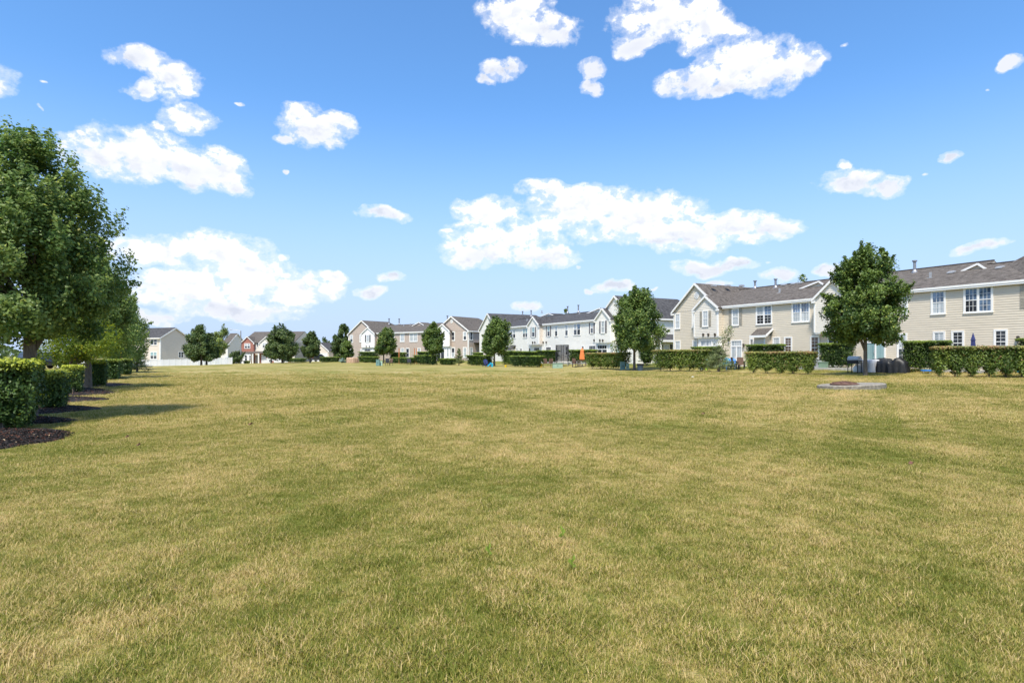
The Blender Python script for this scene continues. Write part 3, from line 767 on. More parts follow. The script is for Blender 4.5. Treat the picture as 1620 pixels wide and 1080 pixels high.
LH = 'clipped hedges of the left row'
def left_hedge(px0, px1, pbase, ptop, depth, label, n, leaf, nsh=2, **kw):
    A = hit(px0 if px0 > 0 else 0.5 * (px0 + px1), pbase); A = np.array([(px0 - 810) / F * A[1], A[1], A[2]]); s = F / A[1]
    h = EYE + (562 - ptop) / s - A[2]
    u = np.array([-0.50, 0.866]); p = np.array([0.866, 0.5]); depth = depth + 0.1; w = 0
    while w < 0.55 and depth > .45:
        depth -= 0.1
        for w in np.arange(0.3, 3, .02):
            q = A[:2] + p * w + u * depth
            if 810 + F * q[0] / q[1] > px1 - 3: break
    c = A[:2] + p * w / 2
    return hedge(np.append(c, 0), np.append(c + u * depth, 0), w, h, nsh, label, L_hedge, leaf, n, group=LH, taper=kw.pop('taper', .3), topw=0.95, cat='hedge', zlow=.08, gapk=.6, **kw)
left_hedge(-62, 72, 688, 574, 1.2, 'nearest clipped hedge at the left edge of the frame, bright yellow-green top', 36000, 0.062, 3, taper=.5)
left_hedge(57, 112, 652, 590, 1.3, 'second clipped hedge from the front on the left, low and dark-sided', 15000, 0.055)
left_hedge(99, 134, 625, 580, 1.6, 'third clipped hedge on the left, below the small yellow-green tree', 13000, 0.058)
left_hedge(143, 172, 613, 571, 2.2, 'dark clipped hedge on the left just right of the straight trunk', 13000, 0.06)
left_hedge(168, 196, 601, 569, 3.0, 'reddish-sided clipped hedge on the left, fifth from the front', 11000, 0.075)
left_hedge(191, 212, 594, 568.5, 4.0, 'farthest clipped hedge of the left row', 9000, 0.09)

# mulch rings
RG = 'dark mulch beds along the left row'
BEDS = []
def bed(pr, pyc, pf, pbk, label, nchip, group=RG):
    """pr: right tip px, pyc: its y; pf/pbk: front and back edge y"""
    T = hit(pr, pyc); Yf = hit(60, pf)[1]; Yb = hit(60, pbk)[1]
    rx = 1.75; ry = max(0.55, (Yb - Yf) / 2)
    cx = T[0] - rx; cy = (Yf + Yb) / 2
    BEDS.append((cx, cy, rx, ry))
    root = empty('mulch_bed', (cx, cy, float(gz(cx, cy)))); tag(root, label, 'mulch bed', group)
    nr, na = 14, 56; V = [[0, 0, .07]]; 
    for i in range(1, nr + 1):
        for k in range(na):
            a = 2 * math.pi * k / na; q = i / nr
            wob = 1 + .04 * math.sin(3 * a + cx) + .025 * math.sin(7 * a)
            x = rx * q * math.cos(a) * wob; y = ry * q * math.sin(a) * wob
            z = 0.10 * (1 - q ** 3) + float(gz(cx + x, cy + y) - gz(cx, cy)) - 0.015 * (q > .99) + random.uniform(-.008, .01)
            V.append([x, y, z])
    V = np.array(V); i = np.arange(nr - 1)[:, None]; j = np.arange(na)[None]
    Fq = np.stack([1 + i * na + j, 1 + (i + 1) * na + j, 1 + (i + 1) * na + (j + 1) % na, 1 + i * na + (j + 1) % na], -1).reshape(-1, 4)
    c_ = np.stack([np.zeros(na // 2, int), 1 + 2 * np.arange(na // 2), 2 + 2 * np.arange(na // 2), 1 + (2 * np.arange(na // 2) + 2) % na], 1)
    np_mesh('mulch_mound', V, np.vstack([Fq, c_]), M_mulch, root)
    n = nchip; a = rng.uniform(0, 6.283, n); q = np.sqrt(rng.random(n)) * 1.02
    cen = np.stack([rx * q * np.cos(a), ry * q * np.sin(a), 0.10 * (1 - q ** 3) + .008], 1)
    o = leaves('mulch_chips', cen, 0.055, M_chip, root, rng.random(n), up=1.2, narrow=.3)
    o['kind'] = 'stuff'
bed(123, 691, 727, 678, 'nearest dark mulch bed under the front hedge, rusty chips at its tip', 9000)
bed(121, 666.5, 673, 661, 'narrow mulch bed at the foot of the big tree trunk', 3500)
bed(164, 647, 657, 643, 'mulch bed under the second clipped hedge', 3500)
bed(157, 634.5, 638, 630, 'thin mulch bed with a few orange leaves, behind the second hedge', 2000)
bed(176, 624, 628, 619, 'mulch bed under the third clipped hedge', 1500)
bed(172, 618, 620.5, 615.5, 'thin mulch strip at the foot of the straight trunk', 900)
bed(190, 611, 614, 607.5, 'mulch bed under the dark hedge right of the straight trunk', 1200)
bed(202, 599.5, 601.5, 597.5, 'mulch bed under the reddish-sided hedge', 600)

# ---- right row hedges
HR = 'clipped shrub hedges of the front row behind the townhouses'
HB = 'clipped dark hedges between the patios'
def rowh(px0, px1, pb0, pb1, ptop, label, material=L_hedger, n=9000, leaf=0.075, nsh=4, w=1.3, group=HR, **kw):
    kw.setdefault('gapk', 1.35)
    a = hit(px0, pb0); b = hit(px1, pb1)
    mid = (a + b) / 2; s = F / mid[1]
    h = EYE + (562 - ptop) / s - float(gz(mid[0], mid[1]))
    off = np.array([0.87, 0.49, 0]) * w * 0.4
    return hedge(a + off, b + off, w, h, nsh, label, material, leaf, n, group=group, **kw)
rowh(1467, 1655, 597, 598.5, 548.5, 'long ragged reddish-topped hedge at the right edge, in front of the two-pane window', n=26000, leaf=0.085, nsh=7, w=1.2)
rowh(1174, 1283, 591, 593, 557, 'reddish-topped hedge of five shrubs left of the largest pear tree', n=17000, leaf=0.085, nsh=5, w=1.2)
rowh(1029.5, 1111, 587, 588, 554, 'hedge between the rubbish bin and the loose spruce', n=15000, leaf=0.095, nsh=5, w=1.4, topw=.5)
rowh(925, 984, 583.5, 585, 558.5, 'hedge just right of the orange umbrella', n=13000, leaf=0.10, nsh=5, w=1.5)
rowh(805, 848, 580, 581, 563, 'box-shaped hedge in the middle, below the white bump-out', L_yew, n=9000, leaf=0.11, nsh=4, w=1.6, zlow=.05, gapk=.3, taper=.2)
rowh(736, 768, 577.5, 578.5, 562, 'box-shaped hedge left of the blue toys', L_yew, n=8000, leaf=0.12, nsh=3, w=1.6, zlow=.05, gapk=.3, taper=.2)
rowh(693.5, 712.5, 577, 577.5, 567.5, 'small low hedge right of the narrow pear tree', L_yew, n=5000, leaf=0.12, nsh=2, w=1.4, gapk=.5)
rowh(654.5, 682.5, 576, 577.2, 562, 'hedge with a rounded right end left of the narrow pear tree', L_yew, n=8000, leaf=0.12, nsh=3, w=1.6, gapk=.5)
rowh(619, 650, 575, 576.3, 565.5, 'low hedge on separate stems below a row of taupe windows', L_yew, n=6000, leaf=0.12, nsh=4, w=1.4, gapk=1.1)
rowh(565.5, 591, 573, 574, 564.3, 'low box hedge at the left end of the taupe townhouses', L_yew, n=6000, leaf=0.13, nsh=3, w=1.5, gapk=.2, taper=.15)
HX = 'far low hedges beyond the lawn'
rowh(504, 531, 572.8, 572.8, 565, 'long low hedge beside the dark parked car', L_yew, n=6000, leaf=0.14, nsh=5, w=1.5, group=HX, gapk=.1, taper=.1, stems=False)
rowh(450, 476, 573, 573, 566.8, 'low hedge right of the wide round tree', L_yew, n=5000, leaf=0.14, nsh=5, w=1.5, group=HX, gapk=.1, taper=.1, stems=False)
# hedges nearer the walls
def back(px0, px1, pb, ptop, Y0, Y1, label, n=8000, leaf=0.09, nsh=4, w=1.3, **kw):
    a = at(px0, Y0); b = at(px1, Y1); mid = (a + b) / 2
    h = EYE + (562 - ptop) * mid[1] / F - float(gz(mid[0], mid[1]))
    return hedge(a, b, w, h, nsh, label, L_yew, leaf, n, group=HB, gapk=kw.pop('gapk', .35), taper=kw.pop('taper', .25), **kw)
back(1428, 1506, 582, 540, 38.5, 36.8, 'rounded dark hedge behind the left end of the ragged right-edge hedge', n=14000, leaf=0.075, w=1.5)
back(1297, 1351, 580, 543.5, 44.6, 43.0, 'dark hedge behind the left side of the largest pear tree', n=11000, leaf=0.08, w=1.4)
back(1182, 1241, 570, 545.3, 49.5, 47.5, 'dark flat-topped hedge behind the five-shrub hedge', n=10000, leaf=0.085, w=1.4)
back(1097, 1136, 570, 549, 53.5, 52.0, 'dark hedge behind the toy water table', n=8000, leaf=0.09, w=1.4)
back(1611, 1672, 580, 536, 34.2, 32.8, 'dark hedge cut by the right edge of the frame', n=9000, leaf=0.075, w=1.3)
back(901, 943, 572, 553.5, 75, 73, 'dark hedge behind the closed orange umbrella', n=9000, leaf=0.11, w=1.6)
back(855, 880, 572, 554.5, 82, 79, 'dark hedge left of the trampoline', n=7000, leaf=0.12, w=1.6)
back(818, 851, 571, 556, 85, 82, 'dark hedge behind the middle box-shaped hedge', n=7000, leaf=0.12, w=1.6)
back(797, 818, 571, 555.5, 87, 85, 'dark hedge just right of the pear tree by the blue toys', n=6000, leaf=0.12, w=1.6)
back(751, 775, 571, 558, 92, 90, 'dark hedge behind the pale closed umbrella', n=6000, leaf=0.12, w=1.6)
back(662, 684, 571, 556.5, 107, 106, 'dark hedge between the cedar posts and the narrow pear tree', n=5000, leaf=0.13, w=1.6)
back(618, 641, 571, 557.5, 109, 108, 'dark hedge beside the leftmost cedar post', n=5000, leaf=0.13, w=1.6)
back(570.5, 597, 571, 556.5, 116, 113, 'dark hedge in front of the left white bay of the taupe townhouses', n=6000, leaf=0.13, w=1.6)

conifer(hit(1137, 588), 2.05, 1.35, 'loose greyish-green young tree hiding the blue garden chairs', L_spruce, n=9000, leaf=0.085, loose=1, name='young_spruce', cat='young tree')
_p = hit(1137, 588)
# its taller off-centre top
cen = []; 
for k in range(26):
    u = k / 26; m = 26
    cen.append(np.array([0.25 + 0.75 * u ** 1.5, 0, 1.9 + 1.5 * u]) + rng.normal(size=(m, 3)) * (0.34 * (1 - u * .6)))
cen = np.vstack(cen)
for o_ in [o for o in C.objects if o.name.startswith('young_spruce')]:
    leaves('top_foliage', cen, 0.1, L_spruce, o_, .5 + .2 * rng.normal(size=len(cen)))
    tt = MB(); tt.tube([(0, 0, 1.5), (.35, 0, 2.2), (.95, 0, 3.3)], [.03, .02, .006], 5); tt.build('leader', M_bark, o_)
conifer(hit(726, 578), 2.45, 0.78, 'conical young spruce between two clipped hedges in front of the taupe gable', L_spruce, n=5000, leaf=0.12)
conifer(at(541.5, 110), 0.95, 0.62, 'small round blue-grey spruce beside the tan-covered furniture', L_bspruce, n=3500, leaf=0.12, name='blue_spruce')
hedge(at(1016, 60), at(1030, 59), 1.6, 2.0, 1, 'dark cone-shaped shrub behind the rubbish bin', L_yew, .1, 6000, name='shrub', cat='shrub', taper=.75, gapk=1.2)
hedge(at(386, 152), at(395, 152), 1.2, 0.75, 2, 'low yellowish shrub by the entrance of the brick house', L_pale, .14, 1800, name='shrub', cat='shrub')

# far wooded skyline: nobody could count it
n = 42000; a = rng.uniform(-1.25, 1.25, n); r = rng.uniform(330, 380, n)
hh = 3.6 + 1.6 * np.sin(a * 23) + 1.1 * np.sin(a * 61 + 1) + 0.7 * np.sin(a * 140)
zz = rng.random(n) ** 0.7 * hh
leaves('distant_woodland', np.stack([r * np.sin(a), r * np.cos(a), zz], 1), 1.5, L_far, None, .4 + .25 * rng.normal(size=n))
tag(C.objects['distant_woodland'], 'low dark line of distant trees on the horizon between the houses', 'woodland', kind='stuff')

# ---- grass: real blades near the camera, instanced tufts thinning out with distance
tufts = bpy.data.collections.new('grass_tufts')
def tuft(i, nb, rad, hmin, hmax, wid):
    cx = rng.normal(size=(nb, 2)) * rad * .5
    h = rng.uniform(hmin, hmax, nb); az_ = rng.uniform(0, 6.283, nb); ln = rng.uniform(0.2, 1.5, nb) * h
    dx = np.cos(az_); dy = np.sin(az_); w_x = -dy * wid / 2; w_y = dx * wid / 2
    def P3(f, k, wf):
        return (np.stack([cx[:, 0] + dx * ln * f + w_x * wf, cx[:, 1] + dy * ln * f + w_y * wf, h * k - .006], 1),
                np.stack([cx[:, 0] + dx * ln * f - w_x * wf, cx[:, 1] + dy * ln * f - w_y * wf, h * k - .006], 1))
    a0, a1 = P3(0, 0, 1); b0, b1 = P3(.35, .62, .8); t0 = np.stack([cx[:, 0] + dx * ln, cx[:, 1] + dy * ln, h * rng.uniform(.75, 1, nb)], 1)
    V = np.stack([a0, a1, b0, b1, t0], 1).reshape(-1, 3); i5 = np.arange(nb) * 5
    Fq = np.concatenate([np.stack([i5, i5 + 1, i5 + 3], 1), np.stack([i5, i5 + 3, i5 + 2], 1), np.stack([i5 + 2, i5 + 3, i5 + 4], 1)])
    v = np.clip(.5 + .28 * rng.normal(size=nb), 0, 1); v = np.tile(v, 3)
    me = bpy.data.meshes.new('tuft'); me.vertices.add(len(V)); me.vertices.foreach_set('co', V.astype(np.float32).ravel())
    me.loops.add(Fq.size); me.loops.foreach_set('vertex_index', Fq.astype(np.int32).ravel()); me.polygons.add(len(Fq))
    me.polygons.foreach_set('loop_start', (np.arange(len(Fq)) * 3).astype(np.int32))
    at2 = me.attributes.new('v', 'FLOAT', 'FACE'); at2.data.foreach_set('value', v.astype(np.float32))
    me.materials.append(M_blade); me.update(calc_edges=True)
    o = bpy.data.objects.new('tuft_%02d' % i, me); tufts.objects.link(o)
for i in range(5): tuft(i, 75, 0.085, 0.014, 0.038, 0.0038)
for i in range(5, 8): tuft(i, 55, 0.10, 0.015, 0.046, 0.0042)
def scatter():
    XS, YS, SC, IX = [], [], [], []
    for (y0, y1, dens, sc) in ((1.7, 4.0, 560, .8), (4.0, 7.0, 460, .78), (7.0, 12.0, 250, .92), (12.0, 20.0, 75, 1.3), (20.0, 55.0, 22, 2.0)):
        hw = 1.02
        area = hw * (y1 ** 2 - y0 ** 2); n = int(area * dens)
        y = np.sqrt(rng.uniform(y0 ** 2, y1 ** 2, n)); x = rng.uniform(-1, 1, n) * hw * y
        XS.append(x); YS.append(y); SC.append(sc * rng.uniform(.7, 1.3, n)); IX.append(rng.integers(0, 8, n))
    x = np.concatenate(XS); y = np.concatenate(YS); sc = np.concatenate(SC); ix = np.concatenate(IX)
    ok = np.ones(len(x), bool)
    for (cx, cy, rx, ry) in BEDS: ok &= ((x - cx) / (rx + .04)) ** 2 + ((y - cy + .12) / (ry + .16)) ** 2 > 1.0
    for (cx, cy, r) in ((SLAB[0], SLAB[1], 1.35),): ok &= np.hypot(x - cx, (y - cy) * 2.2) > r
    ok &= rng.random(len(x)) < 1 - sm(22, 52, y) * .97
    x, y, sc, ix = x[ok], y[ok], sc[ok], ix[ok]
    lump = 1 + .22 * np.sin(x * 3.1 + np.sin(y * 2.3) * 2) * np.sin(y * 3.7 + 1) + .18 * np.sin(x * 9 + y * 4) 
    sc = sc * np.clip(lump, .85, 1.35)
    V = np.stack([x, y, gz(x, y)], 1)
    me = bpy.data.meshes.new('grass_blades'); me.vertices.add(len(V)); me.vertices.foreach_set('co', V.astype(np.float32).ravel())
    a = me.attributes.new('sc', 'FLOAT', 'POINT'); a.data.foreach_set('value', sc.astype(np.float32))
    a = me.attributes.new('rot', 'FLOAT', 'POINT'); a.data.foreach_set('value', rng.uniform(0, 6.283, len(x)).astype(np.float32))
    a = me.attributes.new('ix', 'INT', 'POINT'); a.data.foreach_set('value', ix.astype(np.int32))
    o = bpy.data.objects.new('grass_blades', me); C.objects.link(o)
    tag(o, 'short dry mown grass blades covering the near lawn', 'grass', kind='stuff')
    gn = bpy.data.node_groups.new('grass_scatter', 'GeometryNodeTree')
    gn.interface.new_socket(name='Geometry', in_out='INPUT', socket_type='NodeSocketGeometry')
    gn.interface.new_socket(name='Geometry', in_out='OUTPUT', socket_type='NodeSocketGeometry')
    N = gn.nodes; Lk = gn.links
    gi = N.new('NodeGroupInput'); go = N.new('NodeGroupOutput')
    ip = N.new('GeometryNodeInstanceOnPoints'); ci = N.new('GeometryNodeCollectionInfo')
    ci.inputs['Collection'].default_value = tufts; ci.inputs['Separate Children'].default_value = True; ci.inputs['Reset Children'].default_value = True
    def na(nm, ty):
        q = N.new('GeometryNodeInputNamedAttribute'); q.data_type = ty; q.inputs['Name'].default_value = nm; return q.outputs['Attribute']
    cr = N.new('ShaderNodeCombineXYZ'); Lk.new(na('rot', 'FLOAT'), cr.inputs['Z'])
    er = N.new('FunctionNodeEulerToRotation'); Lk.new(cr.outputs[0], er.inputs[0])
    Lk.new(gi.outputs[0], ip.inputs['Points']); Lk.new(ci.outputs[0], ip.inputs['Instance'])
    ip.inputs['Pick Instance'].default_value = True; Lk.new(na('ix', 'INT'), ip.inputs['Instance Index'])
    Lk.new(er.outputs[0], ip.inputs['Rotation']); Lk.new(na('sc', 'FLOAT'), ip.inputs['Scale'])
    Lk.new(ip.outputs[0], go.inputs[0])
    md = o.modifiers.new('grass_scatter', 'NODES'); md.node_group = gn
SLAB = hit(1361, 616)
scatter()

# ------------------------------------------------------------------ buildings
class Bld:
    """local frame of a building: x along the facade (to the right in the photo), y inwards, z up"""
    def __init__(s, name, pa, pb, z0, label, cat, group=None):
        s.o = np.array(pa, float); d = np.array(pb, float) - s.o; s.e = d / np.hypot(*d); s.n = np.array([-s.e[1], s.e[0]])
        s.z0 = z0; s.root = empty(name, (pa[0], pa[1], z0), math.atan2(s.e[1], s.e[0])); tag(s.root, label, cat, group)
    def loc(s, px, py, yl=0.0):
        """where the sight line through a pixel meets the plane y = yl: (x, z)"""
        u = (px - 810) / F; v = (562 - py) / F
        # t*(u,1) = o + x e + yl n
        M = np.array([[u, -s.e[0]], [1.0, -s.e[1]]]); r = s.o + yl * s.n
        t, x = np.linalg.solve(M, r)
        return x, EYE + v * t - s.z0
    def x(s, px, yl=0.0): return s.loc(px, 500, yl)[0]
    def side(s, px, py, xl):
        """the same on the plane x = xl (an end wall): (y, z)"""
        u = (px - 810) / F; v = (562 - py) / F
        M = np.array([[u, -s.n[0]], [1.0, -s.n[1]]]); r = s.o + xl * s.e
        t, y = np.linalg.solve(M, r)
        return y, EYE + v * t - s.z0
    def mb(s, fr=None): return MB(fr)

FRONT = lambda y: ((0, y), (1, 0), (0, -1))              # frame of a wall facing the camera side at depth y
def RIGHT(x): return ((x, 0), (0, 1), (1, 0))            # end wall facing +x: along = +y, outward = +x
def LEFT(x): return ((x, 0), (0, -1), (-1, 0))           # end wall facing -x: along = -y

def wall(B, fr, u0, u1, z0, z1, material, apex=None, name='wall', lap=0.15, parent=None):
    """clapboard wall: every course is a tilted board standing proud at its lower edge; apex=(u,z) adds a gable"""
    m = MB(fr); z = z0; top = apex[1] if apex else z1
    def span(zz):
        if zz <= z1 or not apex: return u0, u1
        k = (zz - z1) / (apex[1] - z1); return u0 + (apex[0] - u0) * k, u1 + (apex[0] - u1) * k
    while z < top - 1e-4:
        zt = min(z + lap, top)
        if z < z1 - 1e-6 < zt - 1e-6 and apex: zt = z1
        a0, a1 = span(z); b0, b1 = span(zt)
        w0, w1 = 0.018, 0.002
        if b1 - b0 < 0.02: m.poly([(a0, w0, z), (a1, w0, z), ((b0 + b1) / 2, w1, zt)])
        else: m.poly([(a0, w0, z), (a1, w0, z), (b1, w1, zt), (b0, w1, zt)])
        m.poly([(a0, w1, z), (a1, w1, z), (a1, w0, z), (a0, w0, z)])
        z = zt
    return m.build(name, material, parent or B.root)

def window(B, fr, u0, u1, z0, z1, panes=1, tone=('c', 'd'), grille=(2, 2), trim=0.09, shutters=None, name='window', rails=True, arch=False):
    """double-hung window: white surround, meeting rail, thin grilles; its panes are sub-parts"""
    m = MB(fr); P_ = 0.055
    m.box(u0, u1, 0.0, P_, z1 - trim, z1); m.box(u0 - .02, u1 + .02, 0.0, P_ + .015, z0, z0 + trim)
    m.box(u0, u0 + trim, 0, P_ - .002, z0 + trim, z1 - trim); m.box(u1 - trim, u1, 0, P_ - .002, z0 + trim, z1 - trim)
    iw = (u1 - u0 - 2 * trim); cw = (iw - (panes - 1) * 0.07) / panes; zm = (z0 + z1) / 2
    glass = []
    for k in range(panes):
        a = u0 + trim + k * (cw + 0.07); b = a + cw
        if k: m.box(a - 0.07, a, 0, P_ - .004, z0 + trim, z1 - trim)
        s_ = 0.035
        m.box(a, a + s_, 0.004, .042, z0 + trim, z1 - trim); m.box(b - s_, b, 0.004, .042, z0 + trim, z1 - trim)
        m.box(a + s_, b - s_, .004, .042, z1 - trim - s_, z1 - trim); m.box(a + s_, b - s_, .004, .042, z0 + trim, z0 + trim + s_)
        if rails:
            m.box(a + s_, b - s_, .004, .046, zm - .025, zm + .025)
            parts = ((zm + .025, z1 - trim - s_), (z0 + trim + s_, zm - .025))
        else: parts = ((z0 + trim + s_, z1 - trim - s_),)
        for i, (c0, c1) in enumerate(parts):
            if grille:
                for g in range(1, grille[0]):
                    x_ = a + s_ + (cw - 2 * s_) * g / grille[0]; m.box(x_ - .009, x_ + .009, .026, .034, c0, c1)
                for g in range(1, grille[1]):
                    z_ = c0 + (c1 - c0) * g / grille[1]; m.box(a + s_, b - s_, .027, .035, z_ - .009, z_ + .009)
            glass.append((a + s_, b - s_, c0, c1, tone[min(i, len(tone) - 1)] if isinstance(tone[0], str) else tone[k][min(i, 1)]))
    w = m.build(name, M_white, B.root)
    for (a, b, c0, c1, tn) in glass:
        g = MB(fr); g.box(a, b, .006, .024, c0, c1)
        g.build('pane', {'c': M_gcurt, 'd': M_gdark, 'b': M_gblue, 't': M_gteal, 'w': M_gwarm}[tn], w)
    if shutters:
        sw = shutters[1]
        for (a, b) in ((u0 - sw - .01, u0 - .01), (u1 + .01, u1 + sw + .01)):
            sh = MB(fr); sh.box(a, b, .0, .035, z0 + .03, z1 - .03)
            for q in range(2):
                zc0 = z0 + .1 + q * (z1 - z0 - .1) / 2; zc1 = zc0 + (z1 - z0) / 2 - .16
                nl = 7
                for l_ in range(nl): sh.box(a + .04, b - .04, .035, .05, zc0 + (zc1 - zc0) * l_ / nl, zc0 + (zc1 - zc0) * (l_ + .6) / nl)
            sh.build('shutter', shutters[0], B.root)
    return w
def pwin(B, px0, px1, py0, py1, yl=0.0, fr=None, **kw):
    xa, zt = B.loc(px0, py0, yl); xb, _ = B.loc(px1, py0, yl); xm, zb = B.loc((px0 + px1) / 2, py1, yl); _, zt = B.loc((px0 + px1) / 2, py0, yl)
    if 'shutters' in kw and kw['shutters']: pass
    return window(B, FRONT(yl), xa, xb, zb, zt, **kw)
def swin(B, px0, px1, py0, py1, xl, **kw):
    ya, _ = B.side(px0, py0, xl); yb, _ = B.side(px1, py0, xl); _, zt = B.side((px0 + px1) / 2, py0, xl); _, zb = B.side((px0 + px1) / 2, py1, xl)
    return window(B, RIGHT(xl), ya, yb, zb, zt, **kw)
def slider(B, fr, u0, u1, z1, z0=0.12, transom=0.42, tone='c', dark=False):
    """sliding patio door with a transom light above"""
    m = MB(fr); t = 0.09; M_ = M_white
    m.box(u0, u0 + t, 0, .06, z0, z1); m.box(u1 - t, u1, 0, .06, z0, z1); m.box(u0 + t, u1 - t, 0, .058, z1 - t, z1)
    m.box(u0 + t, u1 - t, 0, .056, z0, z0 + .08)
    zt = z1 - t - transom; um = (u0 + u1) / 2
    m.box(u0 + t, u1 - t, 0, .054, zt - .1, zt); m.box(um - .05, um + .05, 0, .052, z0 + .08, zt - .1)
    for g in range(1, 4 if u1 - u0 > 1.4 else 3):
        x_ = u0 + t + (u1 - u0 - 2 * t) * g / (4 if u1 - u0 > 1.4 else 3); m.box(x_ - .01, x_ + .01, .02, .034, zt, z1 - t)
    d = m.build('patio_door', M_, B.root)
    G = {'c': M_gcurt, 'd': M_gdark, 'b': M_gblue, 't': M_gteal}
    for (a, b, c0, c1, tn) in ((u0 + t, u1 - t, zt, z1 - t, 'd' if tone == 'd' else 'c'), (u0 + t, um - .05, z0 + .08, zt - .1, tone), (um + .05, u1 - t, z0 + .08, zt - .1, 'd' if tone == 'd' else tone)):
        g = MB(fr); g.box(a, b, .004, .02, c0, c1); g.build('pane', G[tn], d)
    h = MB(fr); h.box(um - .09, um - .065, .056, .09, z0 + .95, z0 + 1.2); h.build('handle', M_vent, d)
    return d
M_lampb = mat('bronze_lamp', (0.10, 0.085, 0.07), .5, .3)
def lamp(B, fr, u, z):
    m = MB(fr); m.box(u - .05, u + .05, 0, .05, z - .08, z + .1); m.lathe([(0.02, z + .16), (.09, z + .13), (.075, z - .02), (.05, z - .16), (.01, z - .2)], u, .13, 8)
    m.build('wall_light', M_lampb, B.root)
def gable_roof(B, xa, xb, ze, za, y0, y1, M_, over=0.22, rake=0.2, hipback=False, t=0.11, name='roof', fascia=True):
    """gable facing the camera: ridge runs inwards; white rake boards along the front edge"""
    xm = (xa + xb) / 2; k = (za - ze) / (xm - xa); m = MB()
    el, er = xa - over, xb + over; zl = ze - over * k
    yf = y0 - rake
    up = .05
    if hipback:
        yr = y1; yb = y1 + (xm - xa)
        m.slab([(el, yf, zl + up), (xm, yf, za + up), (xm, yr, za + up), (el, yb, zl + up)][::-1], t, None)
        m.slab([(xm, yf, za + up), (er, yf, zl + up), (er, yb, zl + up), (xm, yr, za + up)][::-1], t)
        m.slab([(xm, yr, za + up), (er, yb, zl + up), (el, yb, zl + up)][::-1], t)
    else:
        m.slab([(el, yf, zl + up), (xm, yf, za + up), (xm, y1, za + up), (el, y1, zl + up)][::-1], t)
        m.slab([(xm, yf, za + up), (er, yf, zl + up), (er, y1, zl + up), (xm, y1, za + up)][::-1], t)
    m.build(name, M_, B.root)
    if fascia:
        f = MB(); h = 0.2; d = 0.03
        for (x0_, z0_, x1_, z1_) in ((el, zl, xm, za), (er, zl, xm, za)):
            a = (x0_, yf - d, z0_ + up - .01); b = (x1_, yf - d, z1_ + up - .01)
            f.poly([(x0_, yf - d, z0_ + up - .01 - h), (x1_, yf - d, z1_ + up - .01 - h), (x1_, yf - d, z1_ + up - .01), (x0_, yf - d, z0_ + up - .01)] if x0_ < x1_ else
                   [(x1_, yf - d, z1_ + up - .01 - h), (x0_, yf - d, z0_ + up - .01 - h), (x0_, yf - d, z0_ + up - .01), (x1_, yf - d, z1_ + up - .01)])
            f.poly([(x0_, yf - d, z0_ + up - .01 - h), (x0_, yf + .1, z0_ + up - .01 - h), (x1_, yf + .1, z1_ + up - .01 - h), (x1_, yf - d, z1_ + up - .01 - h)])
            f.poly([(x0_, yf - d, z0_ + up - .01), (x1_, yf - d, z1_ + up - .01), (x1_, yf + .1, z1_ + up + .004), (x0_, yf + .1, z0_ + up + .004)])
        # soffit under the rake, boxed returns at the eaves
        f.box(el, el + over + .12, yf - .02, y0 + .005, zl + up - .30, zl + up - .15); f.box(er - over - .12, er, yf - .02, y0 + .005, zl + up - .30, zl + up - .15)
        f.build('rake_board', M_white, B.root)
def gutter(B, x0, x1, y, z, name='gutter'):
    m = MB(); m.box(x0, x1, y - .12, y, z - .07, z + .06); m.box(x0, x1, y - .095, y + .02, z - .18, z - .07); m.build(name, M_white, B.root)
def main_roof(B, x0, x1, ze, pitch, depth, M_, over=0.14, y0=0.0, back=True, gut=True, name='roof'):
    zr = ze + pitch * depth; m = MB(); up = .05
    m.slab([(x0, y0 - over, ze - over * pitch + up), (x1, y0 - over, ze - over * pitch + up), (x1, y0 + depth, zr + up), (x0, y0 + depth, zr + up)], .1)
    if back: m.slab([(x0, y0 + depth, zr + up), (x1, y0 + depth, zr + up), (x1, y0 + 2 * depth + over, ze - over * pitch + up), (x0, y0 + 2 * depth + over, ze - over * pitch + up)], .1)
    # ridge cap
    m.beam((x0, y0 + depth, zr + up + .02), (x1, y0 + depth, zr + up + .02), .22, .05)
    m.build(name, M_, B.root)
    if gut: gutter(B, x0, x1, y0 - over, ze - over * pitch + up - .02)
    return zr
def on_roof(B, px, py, ze, pitch, y0=0.0):
    """where the sight line meets the front slope"""
    lo, hi = -1.0, 9.0
    for _ in range(40):
        mid = (lo + hi) / 2; x, z = B.loc(px, py, mid)
        if z > ze + pitch * (mid - y0): lo = mid
        else: hi = mid
    x, z = B.loc(px, py, mid); return x, mid, z
def flue(B, px, pyb, pyt, ze, pitch, y0=0.0, r=0.10):
    x, y, z = on_roof(B, px, pyb, ze, pitch, y0); 
    zt = B.loc(px, pyt, y)[1]
    m = MB(); m.lathe([(r * 2.2, z - .05), (r * 1.9, z + .08), (r, z + .22), (r, zt - .14), (r * 1.05, zt - .14), (r * 1.7, zt - .10), (r * 1.7, zt - .02), (r * .6, zt)], x, y, 12)
    m.build('flue_pipe', M_pipe, B.root)
def roof_vent(B, px, py, ze, pitch, y0=0.0, tall=False):
    x, y, z = on_roof(B, px, py, ze, pitch, y0); m = MB()
    if tall: m.box(x - .18, x + .18, y - .12, y + .2, z - .02, z + .05); m.box(x - .07, x + .07, y - .02, y + .1, z + .05, z + .42)
    else: m.slab([(x - .2, y - .2, z + .12), (x + .2, y - .2, z + .12), (x + .2, y + .22, z + .22), (x - .2, y + .22, z + .22)], .1)
    m.build('roof_vent', M_vent, B.root)
def corner(B, x, y, z0, z1, w=.1):
    m = MB(); m.box(x - w, x + .02, y - .03, y, z0, z1); m.box(x, x + .03, y, y + w, z0, z1); return m
